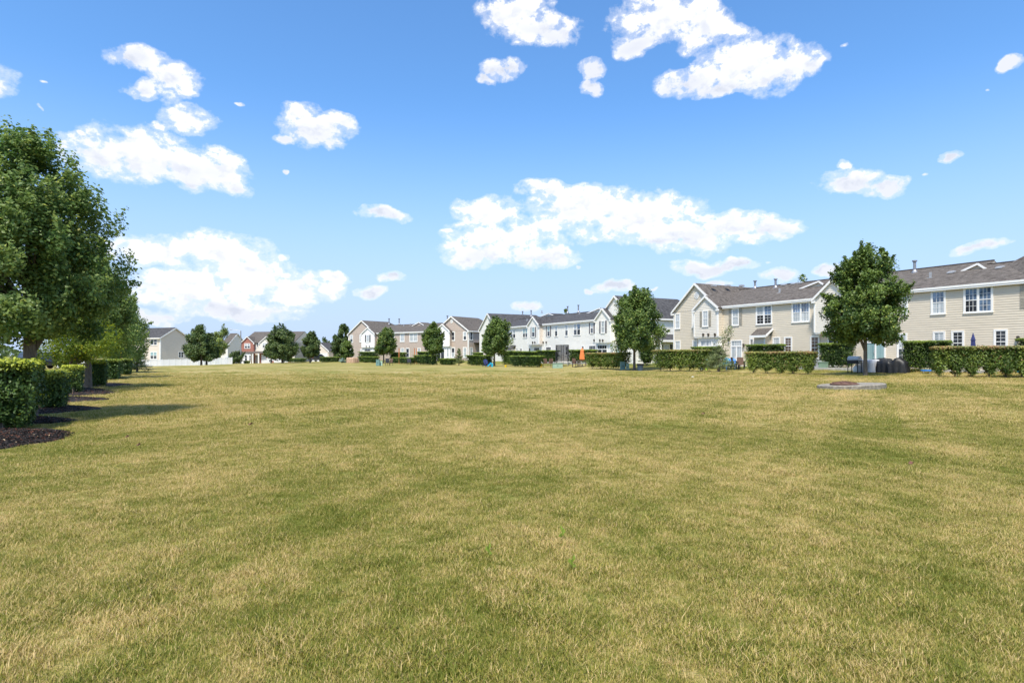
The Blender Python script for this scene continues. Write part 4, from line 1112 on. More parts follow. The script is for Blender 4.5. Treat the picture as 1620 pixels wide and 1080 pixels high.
def bump(B, xa, xb, ze, za, d, zfloor, wallM, sideM, roofM, back=4.0, bay=True, bayx=None, bayd=None):
    """projecting upper room under its own small gable; a white bay with the patio door below"""
    wall(B, FRONT(-d), xa, xb, zfloor, ze, wallM, apex=((xa + xb) / 2, za), name='bump_out_wall')
    wall(B, RIGHT(xb), -d, 0.02, zfloor, ze, sideM, name='bump_out_wall'); wall(B, LEFT(xa), -0.02, d, zfloor, ze, sideM, name='bump_out_wall')
    gable_roof(B, xa, xb, ze, za, -d, back, roofM, over=.16, rake=.14)
    m = MB(); m.box(xa, xb, -d, -.005, zfloor - .1, zfloor); m.box(xa - .03, xa + .1, -d - .035, -d - .005, zfloor, ze); m.box(xb - .1, xb + .03, -d - .035, -d - .005, zfloor, ze); m.box(xb + .022, xb + .04, -d - .005, -d + .1, zfloor, ze)
    m.build('corner_board', M_white, B.root)

def vent_round(B, px, py, r, yl=0):
    x, z = B.loc(px, py, yl); m = MB(); n = 20
    o = [(x + r * math.cos(2 * math.pi * k / n), yl - .05, z + 1.12 * r * math.sin(2 * math.pi * k / n)) for k in range(n)]
    i_ = [(x + r * .72 * math.cos(2 * math.pi * k / n), yl - .06, z + .8 * r * math.sin(2 * math.pi * k / n)) for k in range(n)]
    for k in range(n):
        j = (k + 1) % n; m.poly([o[k], o[j], i_[j], i_[k]]); m.poly([(o[k][0], yl, o[k][2]), (o[j][0], yl, o[j][2]), o[j], o[k]])
    m.poly([(p[0], yl - .03, p[2]) for p in i_])
    for q in range(-3, 4): m.box(x - r * .6 * math.cos(q * .3), x + r * .6 * math.cos(q * .3), yl - .055, yl - .03, z + q * r * .2 - .012, z + q * r * .2 + .012)
    m.build('round_gable_vent', M_white, B.root)
def stoop(B, x0, x1, y0=-3.2, z=0.06):
    m = MB(); m.box(x0, x1, y0, -.03, -0.3, z); m.build('patio_slab', M_conc, B.root)

TH = 'rows of two-storey townhouses'
# =============== beige townhouses on the right ==================
B = Bld('townhouse_row', (19.07, 55.5), (30.35, 35.6), 0.45, 'long beige townhouse row with brown shingle roof filling the right side of the frame', 'townhouses', TH)
ze = 5.4; pitch = 0.376
xL, xR = B.x(1066), B.x(1620) + 9
xg = B.x(1138)
wall(B, FRONT(0), xL, xR, -0.6, ze - .1, M_beige)
xm = (xL + xg) / 2; za = B.loc(1100.5, 448.5, 0)[1]
wall(B, FRONT(-0.006), xL, xg, ze - .1, ze - .05, M_beige, apex=(xm, za - .06), name='gable_wall')
wall(B, RIGHT(xR), 0, 11, -.6, ze, M_beige, apex=(5.5, ze + pitch * 5.5), name='end_wall')
wall(B, LEFT(xL), -11, 0, -.6, ze, M_beige, name='end_wall')
bw = MB(); bw.box(xL, xR, 11, 11.2, -.6, ze); bw.build('rear_wall', M_beige, B.root)
xk = B.x(1562, 4.5)
main_roof(B, xg - 2.2, xk, ze, pitch, 5.5, M_roofb, gut=False)
main_roof(B, xk + .003, xR + .3, ze, pitch, 4.55, M_roofb, gut=False, name='lower_roof')
mm = MB(); mm.poly([(xk, 4.3, ze + pitch * 4.3), (xk, 6.9, ze + pitch * 4.2), (xk, 5.5, ze + pitch * 5.5 + .05)]); mm.build('gable_wall', M_beige, B.root)
gutter(B, xg + .1, B.x(1288, -.6) - .1, -.14, ze - .03)
gutter(B, B.x(1343, -.6) + .15, xR + .2, -.14, ze - .03)
gable_roof(B, xL, xg, ze, za, 0, 8.4, M_roofb, hipback=True)
vent_round(B, 1102.4, 467.5, .30)
cb = MB(); cb.box(xL - .03, xL + .1, -.045, -.008, -.4, ze - .2); cb.build('corner_board', M_white, B.root)
# first bump-out
d1 = .65
xa, zf = B.loc(1098, 533, -d1); xb = B.x(1135.5, -d1); zap = B.loc(1115, 468, -d1 - .14)[1]
bump(B, xa, xb, ze - .02, zap, d1, zf, M_cream, M_beige, M_roofb, back=4.2)
pwin(B, 1111.3, 1121, 491, 517.3, -d1, shutters=(M_shut_t, .30), tone=('c', 'c'))
for p in (1113.6, 1121.7, 1132.2): lamp(B, FRONT(-d1), *B.loc(p, 529.5, -d1))
bd = .45
bay = MB(); x0_ = B.x(1104, -bd); x1_ = B.x(1137, -bd); bay.box(x0_, x1_, -bd, -.005, 0.05, zf - .1); bay.build('bay_wall', M_white, B.root)
sl0, sl1 = B.x(1107.5, -bd), B.x(1127, -bd); slider(B, FRONT(-bd - .001), sl0, sl1, B.loc(1117, 537.5, -bd)[1], tone='c')
pwin(B, 1130, 1136.3, 538, 566, -bd, tone=('c', 'c'))
# second bump-out, behind the largest tree
xa2, zf2 = B.loc(1288.3, 526, -d1); xb2 = xa2 + (xb - xa); zap2 = B.loc(1316, 442.5, -d1 - .14)[1]
bump(B, xa2, xb2, ze - .02, zap2, d1, zf2, M_cream, M_beige, M_roofb, back=4.2)
pwin(B, 1318, 1334, 470, 506, -d1, tone=('c', 'c'))
slider(B, FRONT(0), B.x(1310, 0), B.x(1333, 0), B.loc(1320, 533, 0)[1], tone='d')
dsp = MB(); dsp.tube([(xa2 + .15, -.05, ze - .3), (xa2 + .15, -.05, zf2)], .035, 6); xq = B.x(1297, 0); dsp.tube([(xa2 + .2, -.3, zf2 - .12), (xq, -.08, zf2 - .35), (xq, -.06, .1)], .035, 6); dsp.build('downspout', M_white, B.root)
# windows, left to right
pwin(B, 1068.1, 1076.4, 495.8, 521, tone=('c', 'c')); pwin(B, 1094.8, 1097.8, 493.5, 519, tone=('c', 'c'), grille=None)
pwin(B, 1068, 1077, 538.6, 566, tone=('c', 'c')); pwin(B, 1095.6, 1103.3, 538, 566, tone=('c', 'c'), grille=None)
pwin(B, 1158, 1169.3, 487.5, 515.6, shutters=(M_shut_t, .33), tone=('c', 'c'))
pwin(B, 1196.2, 1222, 482.5, 513.8, panes=2, tone=(('c', 'd'), ('b', 'd')), grille=(2, 3))
pwin(B, 1252.8, 1282, 477.7, 510.4, panes=2, tone=(('b', 'c'), ('b', 'c')), grille=(3, 2))
slider(B, FRONT(0), B.x(1156.5), B.x(1174.4), B.loc(1165, 537.8)[1], tone='c')
lamp(B, FRONT(0), *B.loc(1177.5, 546)); lamp(B, FRONT(0), *B.loc(1154.5, 536.5))
pwin(B, 1186, 1193, 535, 549, tone=('d', 'd'), rails=False); pwin(B, 1222.5, 1234.6, 533, 547, tone=('c',), rails=False, grille=(3, 3))
pwin(B, 1240.8, 1253.7, 532.6, 562, tone=('w', 'w'), grille=(2, 3)); pwin(B, 1282, 1296.8, 531, 568.5, tone=('w', 'w'), grille=(2, 3))
# little closet with its own roof between the windows
xc0, zc = B.loc(1193.3, 531, -.7); xc1 = B.x(1210.5, -.7)
wall(B, FRONT(-.7), xc0, xc1, -.3, zc, M_beige, name='closet_wall'); wall(B, RIGHT(xc1), -.7, 0, -.3, zc, M_beige, name='closet_wall'); wall(B, LEFT(xc0), 0, .7, -.3, zc, M_beige, name='closet_wall')
cr_ = MB(); cr_.slab([(xc0 - .25, -.95, zc), (xc1 + .25, -.95, zc), (xc1 + .25, -.02, zc + .62), (xc0 - .25, -.02, zc + .62)], .06); cr_.build('closet_roof', M_roofb, B.root)
cf_ = MB(); cf_.box(xc0 - .27, xc1 + .27, -.99, -.952, zc - .17, zc + .02); cf_.beam((xc1 + .27, -.95, zc - .06), (xc1 + .27, -.04, zc + .55), .04, .16); cf_.box(xc1 - .1, xc1 + .025, -.735, -.722, -.2, zc - .06); cf_.build('closet_trim', M_white, B.root)
# right part
pwin(B, 1427, 1437, 466, 500, tone=('c', 'c')); pwin(B, 1419.3, 1436, 527, 575.5, tone=('c', 'd'))
slider(B, FRONT(0), B.x(1370), B.x(1401.5), B.loc(1385, 529)[1], tone='t')
pwin(B, 1472.9, 1496.6, 459, 498, tone=('b', 'c'), grille=(3, 2)); pwin(B, 1524.5, 1571.6, 453, 495.3, panes=2, tone=(('b', 'd'), ('b', 'b')), grille=(3, 2))
pwin(B, 1476, 1496, 524, 545, tone=('c',), rails=False, grille=(2, 2)); pwin(B, 1505.3, 1526, 523, 562, tone=('d', 'd'), grille=(2, 3)); pwin(B, 1572.3, 1595, 520.7, 560, tone=('d', 'd'), grille=(2, 3))
lamp(B, FRONT(0), *B.loc(1611.8, 535))
pwin(B, 1625, 1648, 446, 488, shutters=(M_shut_t, .33), tone=('c', 'c')); slider(B, FRONT(0), B.x(1622), B.x(1668), B.loc(1640, 521)[1], tone='d')
# the right end gable over the last unit
(ex0, ez0), (ex1, ez1) = B.loc(1583, 424.5, 4.0), B.loc(1622, 404.5, 4.0)
sl = (ez1 - ez0) / (ex1 - ex0); xap = ex0 + 3.4; zap_ = ez0 + 3.4 * sl
r = MB(); r.slab([(ex0 - .6, 3.9, ez0 - .6 * sl), (xap, 3.9, zap_), (xap, 10, zap_), (ex0 - .6, 10, ez0 - .6 * sl)][::-1], .1); r.slab([(xap, 3.9, zap_), (xap + 4, 3.9, zap_ - 4 * sl), (xap + 4, 10, zap_ - 4 * sl), (xap, 10, zap_)][::-1], .1)
r.slab([(ex0 - .6, 3.9, ez0 - .6 * sl), (xap + .5, -.2, ez0 - .6 * sl - .75), (xap, 3.9, zap_)], .08); r.build('end_gable_roof', M_roofb, B.root)
# small gables of the far side showing over the ridge
def back_gable(B, pxa, pya, px0, py0, px1, py1, M_, Mr, yl=4.2):
    yl = on_roof(B, px0, py0, ze, pitch)[1] - .06
    x0, z0 = B.loc(px0, py0, yl); x1, z1 = B.loc(px1, py1, yl); xa_, za_ = B.loc(pxa, pya, yl)
    m = MB(); m.poly([(x0, yl, min(z0, z1) - .6), (x1, yl, min(z0, z1) - .6), (x1, yl, z1), (xa_, yl, za_), (x0, yl, z0)]); m.build('far_gable_wall', M_, B.root)
    r = MB(); n_ = 2.5
    r.slab([(x0, yl - .12, z0), (xa_, yl - .12, za_), (xa_, yl + n_, za_), (x0, yl + n_, z0)][::-1], .07); r.slab([(xa_, yl - .12, za_), (x1, yl - .12, z1), (x1, yl + n_, z1), (xa_, yl + n_, za_)][::-1], .07); r.build('far_gable_roof', Mr, B.root)
    t = MB(); t.beam((x0, yl - .14, z0 - .05), (xa_, yl - .14, za_ - .05), .04, .13); t.beam((xa_, yl - .14, za_ - .05), (x1, yl - .14, z1 - .05), .04, .13); t.build('rake_board', M_white, B.root)
back_gable(B, 1296.5, 444.5, 1266, 456.5, 1304, 449, M_beige, M_roofb)
back_gable(B, 1548, 416.5, 1522, 428.5, 1562, 425, M_beige, M_roofb)
flue(B, 1194.5, 456.5, 443.5, ze, pitch); flue(B, 1227, 455.5, 440.5, ze, pitch); flue(B, 1447, 431.5, 411.5, ze, pitch)
roof_vent(B, 1143.5, 467.5, ze, pitch, tall=True); roof_vent(B, 1233, 463.5, ze, pitch, tall=True); roof_vent(B, 1471.5, 440, ze, pitch, tall=True)
for p in ((1505, 433), (1256, 450.5), (1240, 452.3), (1266, 449.3), (1582, 425.5)): roof_vent(B, p[0], p[1], ze, pitch)
for k_, px_ in enumerate((1129, 1151, 1173)):      # vents on the steep left gable
    x_, z_ = B.loc(px_, 451.5, 1.5 + 2.1 * k_); m = MB(); m.box(x_ - .18, x_ + .18, 1.3 + 2.1 * k_, 1.75 + 2.1 * k_, z_ - .1, z_ + .05); m.build('roof_vent', M_vent, B.root)
stoop(B, B.x(1104, -.6) - .3, B.x(1137, -.6) + 3.6); stoop(B, B.x(1305), B.x(1440)); stoop(B, B.x(1505), B.x(1600))
GB_ = B

# =============== white townhouses in the middle ==================
B = Bld('townhouse_row', (-0.6, 95.4), (10.4, 75.2), 0.45, 'white townhouse row with grey roof and grey shutters in the middle of the frame', 'townhouses', TH)
xL, xR = B.x(759), B.x(1001); ze = 5.4; pitch = .31
wall(B, FRONT(0), xL, xR, -.6, ze - .1, M_offw); wall(B, RIGHT(xR), 0, 13, -.6, ze, M_offw, name='end_wall'); wall(B, LEFT(xL), -11, 0, -.6, ze, M_offw, name='end_wall')
bw = MB(); bw.box(xL, xR, 12.8, 13, -.6, ze); bw.build('rear_wall', M_offw, B.root)
xgl = B.x(786); xml = (xL + xgl) / 2; zal = B.loc(772, 496)[1]
wall(B, FRONT(-.006), xL, xgl, ze - .1, ze - .05, M_offw, apex=(xml, zal - .06), name='gable_wall'); gable_roof(B, xL, xgl, ze, zal, 0, 9.5, M_roofg, hipback=True)
xgr = B.x(947); xmr = (xgr + xR) / 2; zar = B.loc(973.5, 468)[1]
wall(B, FRONT(-.006), xgr, xR, ze - .1, ze - .05, M_offw, apex=(xmr, zar - .06), name='gable_wall'); gable_roof(B, xgr, xR, ze, zar, 0, 10.0, M_roofg, hipback=True)
main_roof(B, xgl - 2.2, xgr + 1.6, ze, pitch, 5.5, M_roofg, gut=False)
gutter(B, xgl + .1, B.x(834, -.6) - .1, -.14, ze - .03); gutter(B, B.x(853, -.6) + .2, B.x(940, -.6) - .1, -.14, ze - .03)
d2 = .65
xa, zf = B.loc(834.8, 544.5, -d2); xb = B.x(852.3, -d2); bump(B, xa, xb, ze - .02, B.loc(843, 500.8, -d2 - .14)[1], d2, zf, M_offw, M_tan2, M_roofg, back=4.5)
pwin(B, 841.3, 846.6, 517, 533.6, -d2, shutters=(M_shut_g, .28), tone=('t', 'd'), grille=None)
for p in (843.5, 847): lamp(B, FRONT(-d2), *B.loc(p, 541.7, -d2))
xa, zf = B.loc(941.8, 541.5, -d2); xb = B.x(965.5, -d2); bump(B, xa, xb, ze - .02, B.loc(952.8, 487.8, -d2 - .14)[1], d2, zf, M_offw, M_offw, M_roofg, back=4.5)
pwin(B, 950.8, 957.4, 507, 527.5, -d2, shutters=(M_shut_g, .32), tone=('c', 'c'), grille=None)
for p in (950, 954.5): lamp(B, FRONT(-d2), *B.loc(p, 538.5, -d2))
bay = MB(); bay.box(B.x(947.5, -.4), B.x(972, -.4), -.4, -.005, .05, zf - .1); bay.build('bay_wall', M_white, B.root)
slider(B, FRONT(-.401), B.x(949), B.x(961, -.4), B.loc(955, 545, -.4)[1], tone='d'); pwin(B, 965, 971, 545.5, 562, -.4, tone=('c', 'c'), grille=None)
for (a, b, c_, d_, kw) in ((807.3, 816, 521, 535.6, dict(panes=2, tone=('c', 'd'))), (827.2, 835, 519.3, 534.3, dict(panes=2, tone=('t', 'd'))), (865.7, 870.3, 515.3, 532.5, dict(shutters=(M_shut_g, .26), tone=('t', 'd'))),
        (877.7, 882.6, 514, 532.6, dict(tone=('c', 'd'))), (894, 899, 513, 531.6, dict(tone=('c', 'd'))), (907.4, 918.7, 511.5, 530.6, dict(panes=2, tone=(('c', 'd'), ('b', 'd')))), (934.2, 939, 509.6, 528, dict(shutters=(M_shut_g, .28), tone=('c', 'd')))):
    pwin(B, a, b, c_, d_, grille=None, trim=.07, **kw)
for (a, b, c_, d_, kw) in ((816.5, 819.7, 550, 562, dict(tone=('c', 'd'))), (823, 826, 550, 562, dict(tone=('d', 'd'))), (836.6, 839.8, 549.8, 562, dict(tone=('d', 'd'))), (894.5, 898.5, 547.5, 562, dict(tone=('d', 'd'))), (920.3, 924.3, 546.8, 560, dict(tone=('d', 'd'))), (879, 882.5, 548.5, 562, dict(tone=('c', 'd')))):
    pwin(B, a, b, c_, d_, grille=None, trim=.07, **kw)
slider(B, FRONT(0), B.x(845), B.x(854), B.loc(850, 549)[1], tone='d'); slider(B, FRONT(0), B.x(863.8), B.x(872.3), B.loc(868, 548.2)[1], tone='d'); slider(B, FRONT(0), B.x(931.8), B.x(943), B.loc(937, 546)[1], tone='d')
pwin(B, 975.5, 981, 544.5, 560, tone=('t', 't'), grille=None); pwin(B, 997, 1000.6, 557, 568, tone=('c', 'c'), grille=None) if False else None
for p in ((860.2, 541.7), (865, 541.5), (940.8, 538.2), (944, 538.2)): lamp(B, FRONT(0), *B.loc(*p))
# end wall with the shuttered porch
y0_, zt_ = B.side(1043.5, 531.5, xR); y1_, zb_ = B.side(1066, 538.5, xR)
pr = MB(RIGHT(xR)); pr.slab([(y1_ + 1.5, 0, zb_ + .75), (y0_ - 1, 0, zb_ + .75), (y0_ - 1, 1.3, zb_), (y1_ + 1.5, 1.3, zb_)], .08); pr.build('porch_roof', M_roofg, B.root)
pf = MB(RIGHT(xR)); pf.box(y0_ - 1, y1_ + 1.5, 1.3, 1.36, zb_ - .22, zb_ + .02); pf.box(y0_ - .95, y0_ - .8, 1.15, 1.28, -.3, zb_ - .22); pf.build('porch_frame', M_white, B.root)
swin(B, 1049, 1059.5, 544, 560, xR, shutters=(M_shut_b, .4), tone=('c', 'c'), grille=None)
swin(B, 1009, 1014.5, 557, 570, xR, tone=('c', 'c'), grille=None)
gm = MB(RIGHT(xR)); gm.box(-.3, 13.2, .2, .32, ze - .3, ze - .12); gm.box(-.03, .1, .025, .05, -.4, ze - .3); gm.build('gutter', M_white, B.root)
cb = MB(); cb.box(xL - .03, xL + .1, -.045, -.008, -.4, ze - .2); cb.box(xR - .1, xR + .03, -.045, -.008, -.4, ze - .2); cb.build('corner_board', M_white, B.root)
back_gable(B, 869, 495.3, 857, 500, 879, 499.5, M_offw, M_roofg); back_gable(B, 949.5, 487, 929, 495.5, 953, 490.5, M_offw, M_roofg)
for p in ((826.8, 503, 492), (840.3, 500.5, 490.5), (898, 495, 484), (915, 494, 482)): flue(B, *p, ze, pitch)
roof_vent(B, 833.5, 508, ze, pitch, tall=True); roof_vent(B, 916.5, 497, ze, pitch, tall=True); roof_vent(B, 857, 495, ze, pitch, tall=True)
xc0, zc = B.loc(803.5, 552, -.7); xc1 = B.x(809, -.7)
wall(B, FRONT(-.7), xc0, xc1, -.3, zc, M_offw, name='closet_wall'); wall(B, RIGHT(xc1), -.7, 0, -.3, zc, M_tan2, name='closet_wall')
cr_ = MB(); cr_.slab([(xc0 - .2, -.9, zc), (xc1 + .2, -.9, zc), (xc1 + .2, -.02, zc + .6), (xc0 - .2, -.02, zc + .6)], .06); cr_.build('closet_roof', M_roofg, B.root)
stoop(B, B.x(845), B.x(960))
WB_ = B

# =============== taupe townhouses ==================
B = Bld('townhouse_row', (-34.3, 125.7), (-7.8, 106.0), 0.45, 'taupe townhouse row with white gables left of the middle of the frame', 'townhouses', TH)
xL, xR = B.x(551.3), B.x(741); ze = 5.4; pitch = .33
wall(B, FRONT(0), xL, xR, -.6, ze - .1, M_taupe); wall(B, RIGHT(xR), 0, 12, -.6, ze, M_taupe, name='end_wall')
bw = MB(); bw.box(xL, xR, 12, 12.2, -.6, ze); bw.build('rear_wall', M_taupe, B.root)
xgl = B.x(595); xml = (xL + xgl) / 2; zal = B.loc(573, 507)[1]
wall(B, FRONT(-.006), xL, xgl, ze - .1, ze - .05, M_taupe, apex=(xml, zal - .06), name='gable_wall'); gable_roof(B, xL, xgl, ze, zal, 0, 7, M_rooft, hipback=True)
xgr = B.x(689); xmr = (xgr + xR) / 2; zar = B.loc(714.5, 500.3)[1]
wall(B, FRONT(-.006), xgr, xR, ze - .1, ze - .05, M_taupe, apex=(xmr, zar - .06), name='gable_wall'); gable_roof(B, xgr, xR, ze, zar, 0, 7.5, M_rooft, hipback=True)
vent_round(B, 714.7, 508.3, .33)
main_roof(B, xgl - 2.5, xgr + 2.5, ze, pitch, 5.5, M_rooft, gut=False)
gutter(B, xgl, B.x(694), -.14, ze - .03)
xa, zf = B.loc(572, 549, -d2); xb = B.x(592.3, -d2); bump(B, xa, xb, ze - .02, B.loc(581.7, 517.7, -d2 - .14)[1], d2, zf, M_white, M_taupe, M_rooft)
pwin(B, 579.3, 584.5, 529.3, 541.3, -d2, shutters=(M_shut_b, .33), tone=('c', 'c'), grille=None)
xa, zf = B.loc(689, 547.5, -d2); xb = B.x(711, -d2); bump(B, xa, xb, ze - .02, B.loc(698, 512.5, -d2 - .14)[1], d2, zf, M_white, M_taupe, M_rooft)
pwin(B, 695.5, 701, 527, 540, -d2, tone=('c', 'c'), grille=None)
bay = MB(); bay.box(B.x(573, -.4), B.x(592, -.4), -.4, -.005, .05, zf - .1); bay.box(B.x(690, -.4), B.x(712, -.4), -.4, -.005, .05, zf - .1); bay.build('bay_wall', M_white, B.root)
slider(B, FRONT(-.401), B.x(576.5, -.4), B.x(587, -.4), B.loc(581, 551.5, -.4)[1], tone='d'); slider(B, FRONT(-.401), B.x(691.5, -.4), B.x(703.5, -.4), B.loc(697, 550.5, -.4)[1], tone='d')
for p in (580, 585): lamp(B, FRONT(-d2), *B.loc(p, 547.7, -d2))
for (a, b, c_, d_, y_, kw) in ((553.5, 558.7, 529.6, 542.2, 0, dict(tone=('c', 'd'))), (569, 571.6, 529.3, 541.6, 0, dict(tone=('c', 'c'))), (620.5, 624.5, 527.8, 540.8, 0, dict(tone=('c', 'd'))), (633, 640, 527.2, 541, 0, dict(tone=('c', 'c'))), (648, 660.7, 526.6, 540.9, 0, dict(panes=2, tone=('c', 'c'))),
        (713.7, 720, 524.3, 539.3, 0, dict(tone=('d', 'd'))), (732.6, 738.6, 524.2, 538.7, 0, dict(tone=('c', 'd'))), (570, 573, 551.5, 566, 0, dict(tone=('c', 'c'))), (589.3, 592, 551, 565, -.4, dict(tone=('c', 'c'))), (634, 640, 550.3, 563, 0, dict(tone=('c', 'c'))),
        (642, 648, 550.2, 566, 0, dict(tone=('d', 'd'))), (660.2, 666, 550, 563, 0, dict(tone=('c', 'c'))), (706.3, 710.7, 549.4, 566, -.4, dict(tone=('c', 'c'))), (713.7, 720, 549.2, 566.2, 0, dict(tone=('d', 'c'))), (732.6, 738.6, 549, 566, 0, dict(tone=('c', 'c'))), (553.5, 558.7, 551.5, 566, 0, dict(tone=('c', 'd')))):
    pwin(B, a, b, c_, d_, y_, grille=None, trim=.13, **kw)
swin(B, 743, 748, 524.3, 538.5, xR, tone=('d', 'd'), grille=None, trim=.12); swin(B, 743, 748, 549.2, 563.5, xR, tone=('c', 'c'), grille=None, trim=.12)
y0_, zt_ = B.side(749.5, 542.5, xR); y1_, zb_ = B.side(763, 548, xR)
pr = MB(RIGHT(xR)); ym_ = (y0_ + y1_) / 2
pr.slab([(y0_, 0, zt_ + .1), (y0_, 1.6, zt_ + .1), (y1_, 1.6, zb_), (y1_, 0, zb_)][::-1], .1); pr.build('porch_roof', M_rooft, B.root)
pf = MB(RIGHT(xR)); pf.box(y0_ + .1, y1_, 1.5, 1.62, zb_ - .35, zb_ - .12); pf.box(y1_ - .5, y1_ - .3, 1.35, 1.5, -.3, zb_ - .35); pf.beam((y0_, 1.62, zt_), (y1_, 1.62, zb_ - .08), .05, .18); pf.build('porch_frame', M_white, B.root)
gm = MB(RIGHT(xR)); gm.box(-.3, 12.2, .2, .32, ze - .3, ze - .1); gm.box(-.03, .14, .025, .05, -.4, ze - .3); gm.build('gutter', M_white, B.root)
cb = MB(); cb.box(xL - .03, xL + .14, -.045, -.008, -.4, ze - .2); cb.box(xR - .14, xR + .03, -.045, -.008, -.4, ze - .2); cb.build('corner_board', M_white, B.root)
back_gable(B, 663.5, 509.5, 652, 515.5, 671, 514, M_taupe, M_rooft)
for p in ((615.5, 513, 503.5), (631.5, 513, 503.7), (707.8, 507, 499)): flue(B, *p, ze, pitch, r=.13)
roof_vent(B, 638.8, 516, ze, pitch, tall=True); roof_vent(B, 649, 515, ze, pitch, tall=True)
TB_ = B

# =============== tan house behind the white fence ==================
HG = 'houses beyond the lawn on the left'
def house(pcorner, pxl, Y, e, depth, eave, rise, z0, label, wm, rm, wins=(), swins=(), trimw=.15, length=None, name='house'):
    """simple house: front wall left of a corner, gable end wall right of it"""
    P1 = at(pcorner, Y)[:2]; e = np.array(e, float); e /= np.hypot(*e)
    B = Bld(name, tuple(P1 - e * 20), tuple(P1), z0, label, 'house', HG)
    xR = 20.0; xL = B.x(pxl) if length is None else xR - length
    wall(B, FRONT(0), xL, xR, -.6, eave, wm, lap=.2); wall(B, RIGHT(xR), 0, depth, -.6, eave, wm, apex=(depth / 2, eave + rise), name='end_wall', lap=.2)
    bw = MB(); bw.box(xL, xR, depth, depth + .1, -.6, eave); bw.box(xL - .1, xL, 0, depth, -.6, eave); bw.build('rear_wall', wm, B.root)
    main_roof(B, xL - .3, xR + .25, eave, rise / (depth / 2), depth / 2, rm, over=.3)
    t = MB(); t.box(xR - .15, xR + .04, -.05, -.021, -.3, eave - .1); t.box(xR + .021, xR + .05, -.04, .15, -.3, eave - .1)
    for s_ in (0, 1):
        a = (xR + .28, -.3 if s_ == 0 else depth + .3, eave - .3 * rise / (depth / 2) - .05); b = (xR + .28, depth / 2, eave + rise - .05); t.beam(a, b, .05, .22)
    t.build('trim_board', M_white, B.root)
    for w in wins: pwin(B, *w[:4], grille=None, trim=.1, **w[4])
    for w in swins: swin(B, *w[:4], xR, grille=None, trim=.1, **w[4])
    return B
B = house(253.7, 205, 125, (.93, -.36), 7.0, 6.15, 2.1, -1.0, 'tan two-storey house with grey roof behind the white vinyl fence', M_tan2, M_roofg,
    wins=((238, 249, 536, 546.3, dict(panes=2, tone=('d', 'd'))), (237.6, 248.6, 556, 568.5, dict(panes=2, tone=('t', 'd'))), (223.3, 229, 559, 568.5, dict(tone=('t', 't')))),
    swins=((282, 290.5, 556, 566, dict(panes=2, tone=('d', 'd'))),))
house(360, 350, 178, (.96, -.28), 8, 5.4, 3.4, -.8, 'cream house gable behind the street lamp', M_cream, M_rooft)
# red brick house
B = Bld('house', tuple(at(381.7, 160)[:2]), tuple(at(480, 157)[:2]), -.7, 'red brick and cream two-storey house with brown roof and white garage doors', 'house', HG)
w_b = B.x(401.5); w1 = B.x(478); zE = 5.5
def bx(name, m_, x0, x1, y0, y1, z0, z1): q = MB(); q.box(x0, x1, y0, y1, z0, z1); return q.build(name, m_, B.root)
bx('wall', M_cream, w_b, B.x(464), .6, 12, -.3, zE); 
m = MB(FRONT(0)); m.poly([(0, 0, 2.8), (w_b, 0, 2.8), (w_b, 0, zE), (w_b / 2, 0, zE + 1.5), (0, 0, zE)]); m.build('brick_gable', M_brick, B.root)
bx('brick_side_wall', M_brick, 0.0, w_b, .01, 9, -.3, zE - .05); bx('bay_wall', M_white, .3, B.x(399.5), -.7, -.01, -.3, 2.75)
s_ = MB(); s_.slab([(.2, -.9, 2.75), (w_b + .2, -.9, 2.75), (w_b + .2, -.01, 3.1), (.2, -.01, 3.1)], .08); s_.build('bay_roof', M_rooft, B.root)
gable_roof(B, 0, w_b, zE, zE + 1.6, 0, 6, M_rooft)
xg0, xg1 = B.x(410), B.x(432); wall(B, FRONT(.2), xg0, xg1, 2.6, zE, M_cream, apex=((xg0 + xg1) / 2, zE + 1.5), name='white_gable'); gable_roof(B, xg0, xg1, zE, zE + 1.6, .2, 7, M_rooft)
hr = MB(); X0, X1 = -.3, B.x(464); za_ = B.loc(418, 524.5, 6)[1]
hr.slab([(X0, -.2 + .5, zE), (X1, .3, zE), (X1, 6, za_), (B.x(402.7, 6), 6, za_)], .1); hr.slab([(X0, .3, zE), (B.x(402.7, 6), 6, za_), (X0, 12.3, zE)][::-1] and [(X0, 12.3, zE), (X0, .3, zE), (B.x(402.7, 6), 6, za_)], .1); hr.slab([(B.x(402.7, 6), 6, za_), (X1, 6, za_), (X1, 12.3, zE), (X0, 12.3, zE)], .1); hr.build('roof', M_rooft, B.root)
mq = MB(RIGHT(X1)); mq.poly([(.6, 0, -.3), (12, 0, -.3), (12, 0, zE), (6, 0, za_ - .1), (.6, 0, zE)]); mq.build('end_wall', M_tan2, B.root)
bx('garage_wall', M_brick, B.x(412.6), B.x(459), -.5, .55, -.3, 2.7)
for (a, b) in ((414.3, 429.5), (434, 455)):
    g = MB(FRONT(-.5)); u0, u1 = B.x(a, -.5), B.x(b, -.5); zt = 2.25
    g.box(u0 - .12, u0, 0, .05, -.1, zt + .12); g.box(u1, u1 + .12, 0, .05, -.1, zt + .12); g.box(u0, u1, 0, .05, zt, zt + .12)
    for k in range(4): g.box(u0, u1, 0, .03, -.1 + k * (zt + .1) / 4 + .015, -.1 + (k + 1) * (zt + .1) / 4 - .015)
    g.build('garage_door', M_garage, B.root)
s_ = MB(); s_.slab([(B.x(401), -1.6, 2.7), (B.x(459), -1.2, 2.7), (B.x(459), .1, 3.2), (B.x(401), .1, 3.2)], .08); s_.build('porch_roof', M_rooft, B.root)
for p in (400, 409): bx('porch_column', M_white, B.x(p, -1.4) - .14, B.x(p, -1.4) + .14, -1.5, -1.2, -.3, 2.62)
bx('front_door', M_shut_g, B.x(404.5), B.x(407.5), .5, .59, -.2, 2.1)
